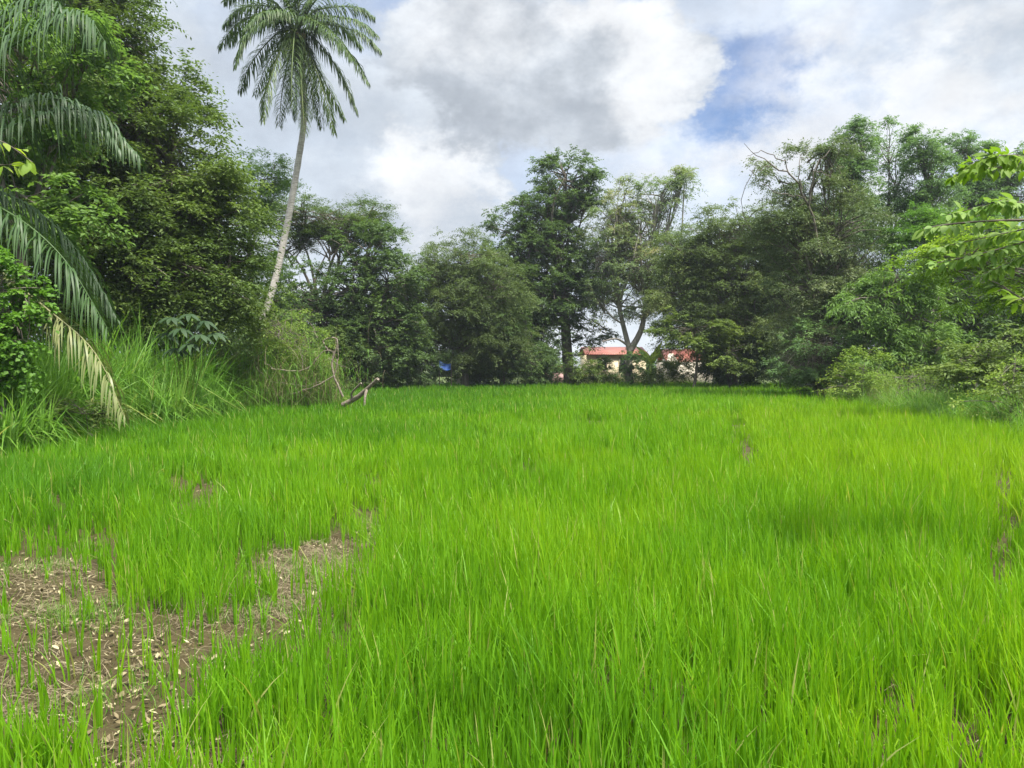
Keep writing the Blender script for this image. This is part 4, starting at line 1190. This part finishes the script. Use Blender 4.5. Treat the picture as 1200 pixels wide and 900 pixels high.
# far low woods beyond the houses
mb = MB()
for k in range(46):
    x = -95 + k * 4.4 + rng.normal(0, 1)
    crown_mesh(mb, [(np.array([x, 105 + rng.uniform(-8, 8), rng.uniform(1.2, 2.2)]), np.array([3.5, 3, rng.uniform(1.6, 2.6)]))], 0.8, 0.5, 0.6, 1.2, 4, 7)
tag(mb.build('far_woods', LEAF['dark']), 'low line of far woods behind the houses', 'woods', kind='stuff')

# ================================================================== AIR
mb = MB()
box(mb, (-180, -60, -4), (180, 200, 34))
m, nt, out = new_mat('thin_haze')
pv = nt.nodes.new('ShaderNodeVolumePrincipled')
pv.inputs['Color'].default_value = (0.80, 0.88, 1.0, 1)
pv.inputs['Density'].default_value = 0.0004
pv.inputs['Anisotropy'].default_value = 0.2
nt.links.new(pv.outputs[0], out.inputs['Volume'])
tag(mb.build('haze', m), kind='stuff')

# ================================================================== SKY
W = bpy.data.worlds.new('World')
SC.world = W
W.use_nodes = True
nt = W.node_tree
nt.nodes.clear()
SUN_EL, SUN_AZ = math.radians(62), math.radians(138)      # azimuth clockwise from +Y (to the right)
STR = 0.10
def N(t, **kw):
    q = nt.nodes.new(t)
    for a, b_ in kw.items():
        setattr(q, a, b_)
    return q
def setin(q, i, val):
    if hasattr(val, 'is_linked') or isinstance(val, bpy.types.NodeSocket):
        nt.links.new(val, q.inputs[i])
    else:
        q.inputs[i].default_value = val
def math_(op, a, b_=0.0, c=None, clamp=False):
    q = N('ShaderNodeMath', operation=op, use_clamp=clamp)
    setin(q, 0, a); setin(q, 1, b_)
    if c is not None:
        setin(q, 2, c)
    return q.outputs[0]
def vmath(op, a, b_):
    q = N('ShaderNodeVectorMath', operation=op)
    setin(q, 0, a); setin(q, 1, b_)
    return q.outputs['Value'] if op in ('LENGTH', 'DOT_PRODUCT') else q.outputs[0]
def smooth(x, a, b_, lo=0.0, hi=1.0):
    q = N('ShaderNodeMapRange', interpolation_type='SMOOTHSTEP')
    setin(q, 0, x)
    for k, v_ in enumerate((a, b_, lo, hi)):
        setin(q, k + 1, v_)
    return q.outputs[0]
def mix(f, a, b_):
    q = N('ShaderNodeMix', data_type='RGBA')
    setin(q, 0, f)
    for i_, v_ in ((6, a), (7, b_)):
        if isinstance(v_, tuple):
            q.inputs[i_].default_value = (*v_, 1)
        else:
            nt.links.new(v_, q.inputs[i_])
    return q.outputs[2]
tc = N('ShaderNodeTexCoord')
DIR = tc.outputs['Generated']
def noise(scale, det=7, ro=0.55, off=(0, 0, 0), st=(1, 1, 1.5)):
    mp = N('ShaderNodeMapping')
    mp.inputs['Location'].default_value = off
    mp.inputs['Scale'].default_value = st
    nt.links.new(DIR, mp.inputs[0])
    q = N('ShaderNodeTexNoise')
    q.inputs['Scale'].default_value = scale
    q.inputs['Detail'].default_value = det
    q.inputs['Roughness'].default_value = ro
    nt.links.new(mp.outputs[0], q.inputs['Vector'])
    return q
wn = noise(6.5, 10, 0.68)
warp = vmath('ADD', DIR, vmath('MULTIPLY', vmath('SUBTRACT', wn.outputs['Color'], (0.5, 0.5, 0.5)), (0.17, 0.17, 0.17)))
def pdir(px, py):
    v_ = P(px, py, 1.0) - np.array([0, 0, CAM_H])
    return tuple(float(q) for q in norm(v_))
def blob(px, py, rx, ry, soft=0.9, src=None):
    s_ = vmath('MULTIPLY', vmath('SUBTRACT', src or warp, pdir(px, py)), (FPX / rx, FPX / rx * 0.8, FPX / ry))
    return smooth(vmath('LENGTH', s_, (0, 0, 0)), 1 - soft * 0.5, 1 + soft * 0.5, 1.0, 0.0)
def mx2(*a):
    r_ = a[0]
    for b_ in a[1:]:
        r_ = math_('MAXIMUM', r_, b_)
    return r_
sky = N('ShaderNodeTexSky', sky_type='NISHITA')
sky.sun_disc = False
sky.sun_elevation = SUN_EL
sky.sun_rotation = SUN_AZ
sky.air_density = 1.0
sky.dust_density = 1.2
K = 0.435 / STR
def C(r, g, b_):
    return (r * K, g * K, b_ * K)
n1 = noise(3.2, 8, 0.58).outputs['Fac']
n2 = noise(9.0, 10, 0.66, (3, 1, 2)).outputs['Fac']
n3 = noise(2.0, 6, 0.5, (7, 2, 5), (1, 1, 2.2)).outputs['Fac']
# blue opening
veil = smooth(n1, 0.30, 0.52)
hole = math_('MULTIPLY', mx2(blob(872, 96, 66, 56, 0.8), math_('MULTIPLY', blob(905, 140, 120, 60, 1.4), 0.2), math_('MULTIPLY', blob(480, 5, 90, 40, 1.4), 0.5), math_('MULTIPLY', blob(640, 205, 150, 40, 1.5), 0.35)), 1.0)
veil = math_('MAXIMUM', veil, 0.80)
veil = math_('MULTIPLY', veil, math_('SUBTRACT', 1.0, math_('MULTIPLY', hole, 0.97)))
vcol = mix(smooth(n3, 0.35, 0.65), C(0.60, 0.69, 0.81), C(0.86, 0.92, 0.99))
vcol = mix(math_('MULTIPLY', smooth(n2, 0.45, 0.72), 0.55), vcol, C(0.92, 0.94, 0.96))
col = mix(veil, vmath('MULTIPLY', sky.outputs[0], (0.50, 0.57, 0.68)), vcol)
# soft grey layers
g = math_('MULTIPLY', mx2(blob(250, 150, 150, 90, 1.5), blob(400, 160, 90, 70, 1.5), blob(1150, 60, 90, 60, 1.5)), 0.8)
col = mix(g, col, C(0.53, 0.60, 0.69))
# soft bright layers at right
w_ = math_('MULTIPLY', math_('MULTIPLY', mx2(blob(1040, 80, 120, 60, 1.5), blob(960, 185, 180, 40, 1.5), blob(1130, 160, 140, 50, 1.5)), smooth(n2, 0.36, 0.6)), 0.8)
col = mix(w_, col, C(0.93, 0.94, 0.96))
# cumulus
n4 = noise(6.0, 9, 0.62, (5, 9, 1)).outputs['Fac']
def cumulus(col, body, white, grey_c, white_c, edge=0.4, amp=1.3, wamp=1.5):
    nn = math_('MULTIPLY', math_('SUBTRACT', n2, 0.5), amp)
    n6 = math_('MULTIPLY', math_('SUBTRACT', n4, 0.5), wamp)
    mask = smooth(math_('ADD', math_('MULTIPLY', body, 1.1), nn), 0.4, 0.4 + edge)
    wt = smooth(math_('ADD', math_('ADD', white, n6), math_('MULTIPLY', nn, 0.5)), 0.1, 1.15)
    return mix(mask, col, mix(wt, grey_c, white_c))
col = cumulus(col, mx2(blob(500, 225, 85, 95, 1.3), blob(420, 225, 90, 60, 1.4), blob(560, 190, 40, 60, 1.2)), mx2(blob(500, 205, 66, 80, 1.3), blob(545, 205, 44, 50, 1.3), blob(480, 140, 30, 40, 1.3)), C(0.60, 0.67, 0.76), C(0.94, 0.96, 0.99))
col = cumulus(col, mx2(blob(640, 95, 150, 90, 1.3), blob(770, 75, 62, 62, 1.1), blob(560, 60, 120, 60, 1.4)), mx2(blob(760, 75, 50, 75, 1.4), blob(715, 10, 70, 30, 1.5), math_('MULTIPLY', blob(560, 30, 90, 50, 1.6), 0.6)), mix(smooth(n4, 0.35, 0.65), C(0.47, 0.52, 0.585), C(0.68, 0.73, 0.79)), C(0.89, 0.91, 0.94))
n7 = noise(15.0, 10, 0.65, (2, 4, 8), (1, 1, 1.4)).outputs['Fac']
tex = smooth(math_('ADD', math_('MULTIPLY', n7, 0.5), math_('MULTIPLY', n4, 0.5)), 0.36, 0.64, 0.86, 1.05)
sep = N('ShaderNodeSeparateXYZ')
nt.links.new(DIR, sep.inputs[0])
# sky above the view brightened, added as unseen fill light from overhead
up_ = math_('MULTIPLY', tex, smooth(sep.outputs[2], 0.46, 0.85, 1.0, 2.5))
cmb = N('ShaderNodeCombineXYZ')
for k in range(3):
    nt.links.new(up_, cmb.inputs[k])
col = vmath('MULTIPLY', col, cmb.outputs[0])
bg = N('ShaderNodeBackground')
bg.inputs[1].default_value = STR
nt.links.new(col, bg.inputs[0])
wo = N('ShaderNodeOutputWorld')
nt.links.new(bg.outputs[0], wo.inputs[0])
W.cycles.sampling_method = 'MANUAL'
W.cycles.sample_map_resolution = 512

sun = bpy.data.lights.new('sun', 'SUN')
sun.energy = 4.3
sun.angle = math.radians(10.0)
sun.color = (1.0, 0.95, 0.87)
so = bpy.data.objects.new('sun', sun)
COL.objects.link(so)
sd = Vector((math.sin(SUN_AZ) * math.cos(SUN_EL), math.cos(SUN_AZ) * math.cos(SUN_EL), math.sin(SUN_EL)))
so.rotation_euler = sd.to_track_quat('Z', 'Y').to_euler()
so.location = (20, 10, 40)

# ================================================================== CAMERA, RENDER
cam = bpy.data.cameras.new('camera')
cam.sensor_width = 36
cam.lens = FPX / 1200 * 36
cam.clip_end = 3000
cam.clip_start = 0.05
co = bpy.data.objects.new('camera', cam)
COL.objects.link(co)
co.location = (0, 0, CAM_H)
co.rotation_euler = (math.pi / 2 - PITCH, 0, 0)
SC.camera = co
vs = SC.view_settings
SC.display_settings.display_device = 'sRGB'
vs.view_transform = 'Standard'
vs.look = 'None'
vs.exposure = 1.35
vs.gamma = 1
vs.use_curve_mapping = False
SC.render.engine = 'CYCLES'
cy = SC.cycles
cy.max_bounces = 7
cy.diffuse_bounces = 4
cy.glossy_bounces = 2
cy.transmission_bounces = 4
cy.transparent_max_bounces = 4
cy.use_denoising = True
cy.caustics_reflective = False
cy.caustics_refractive = False
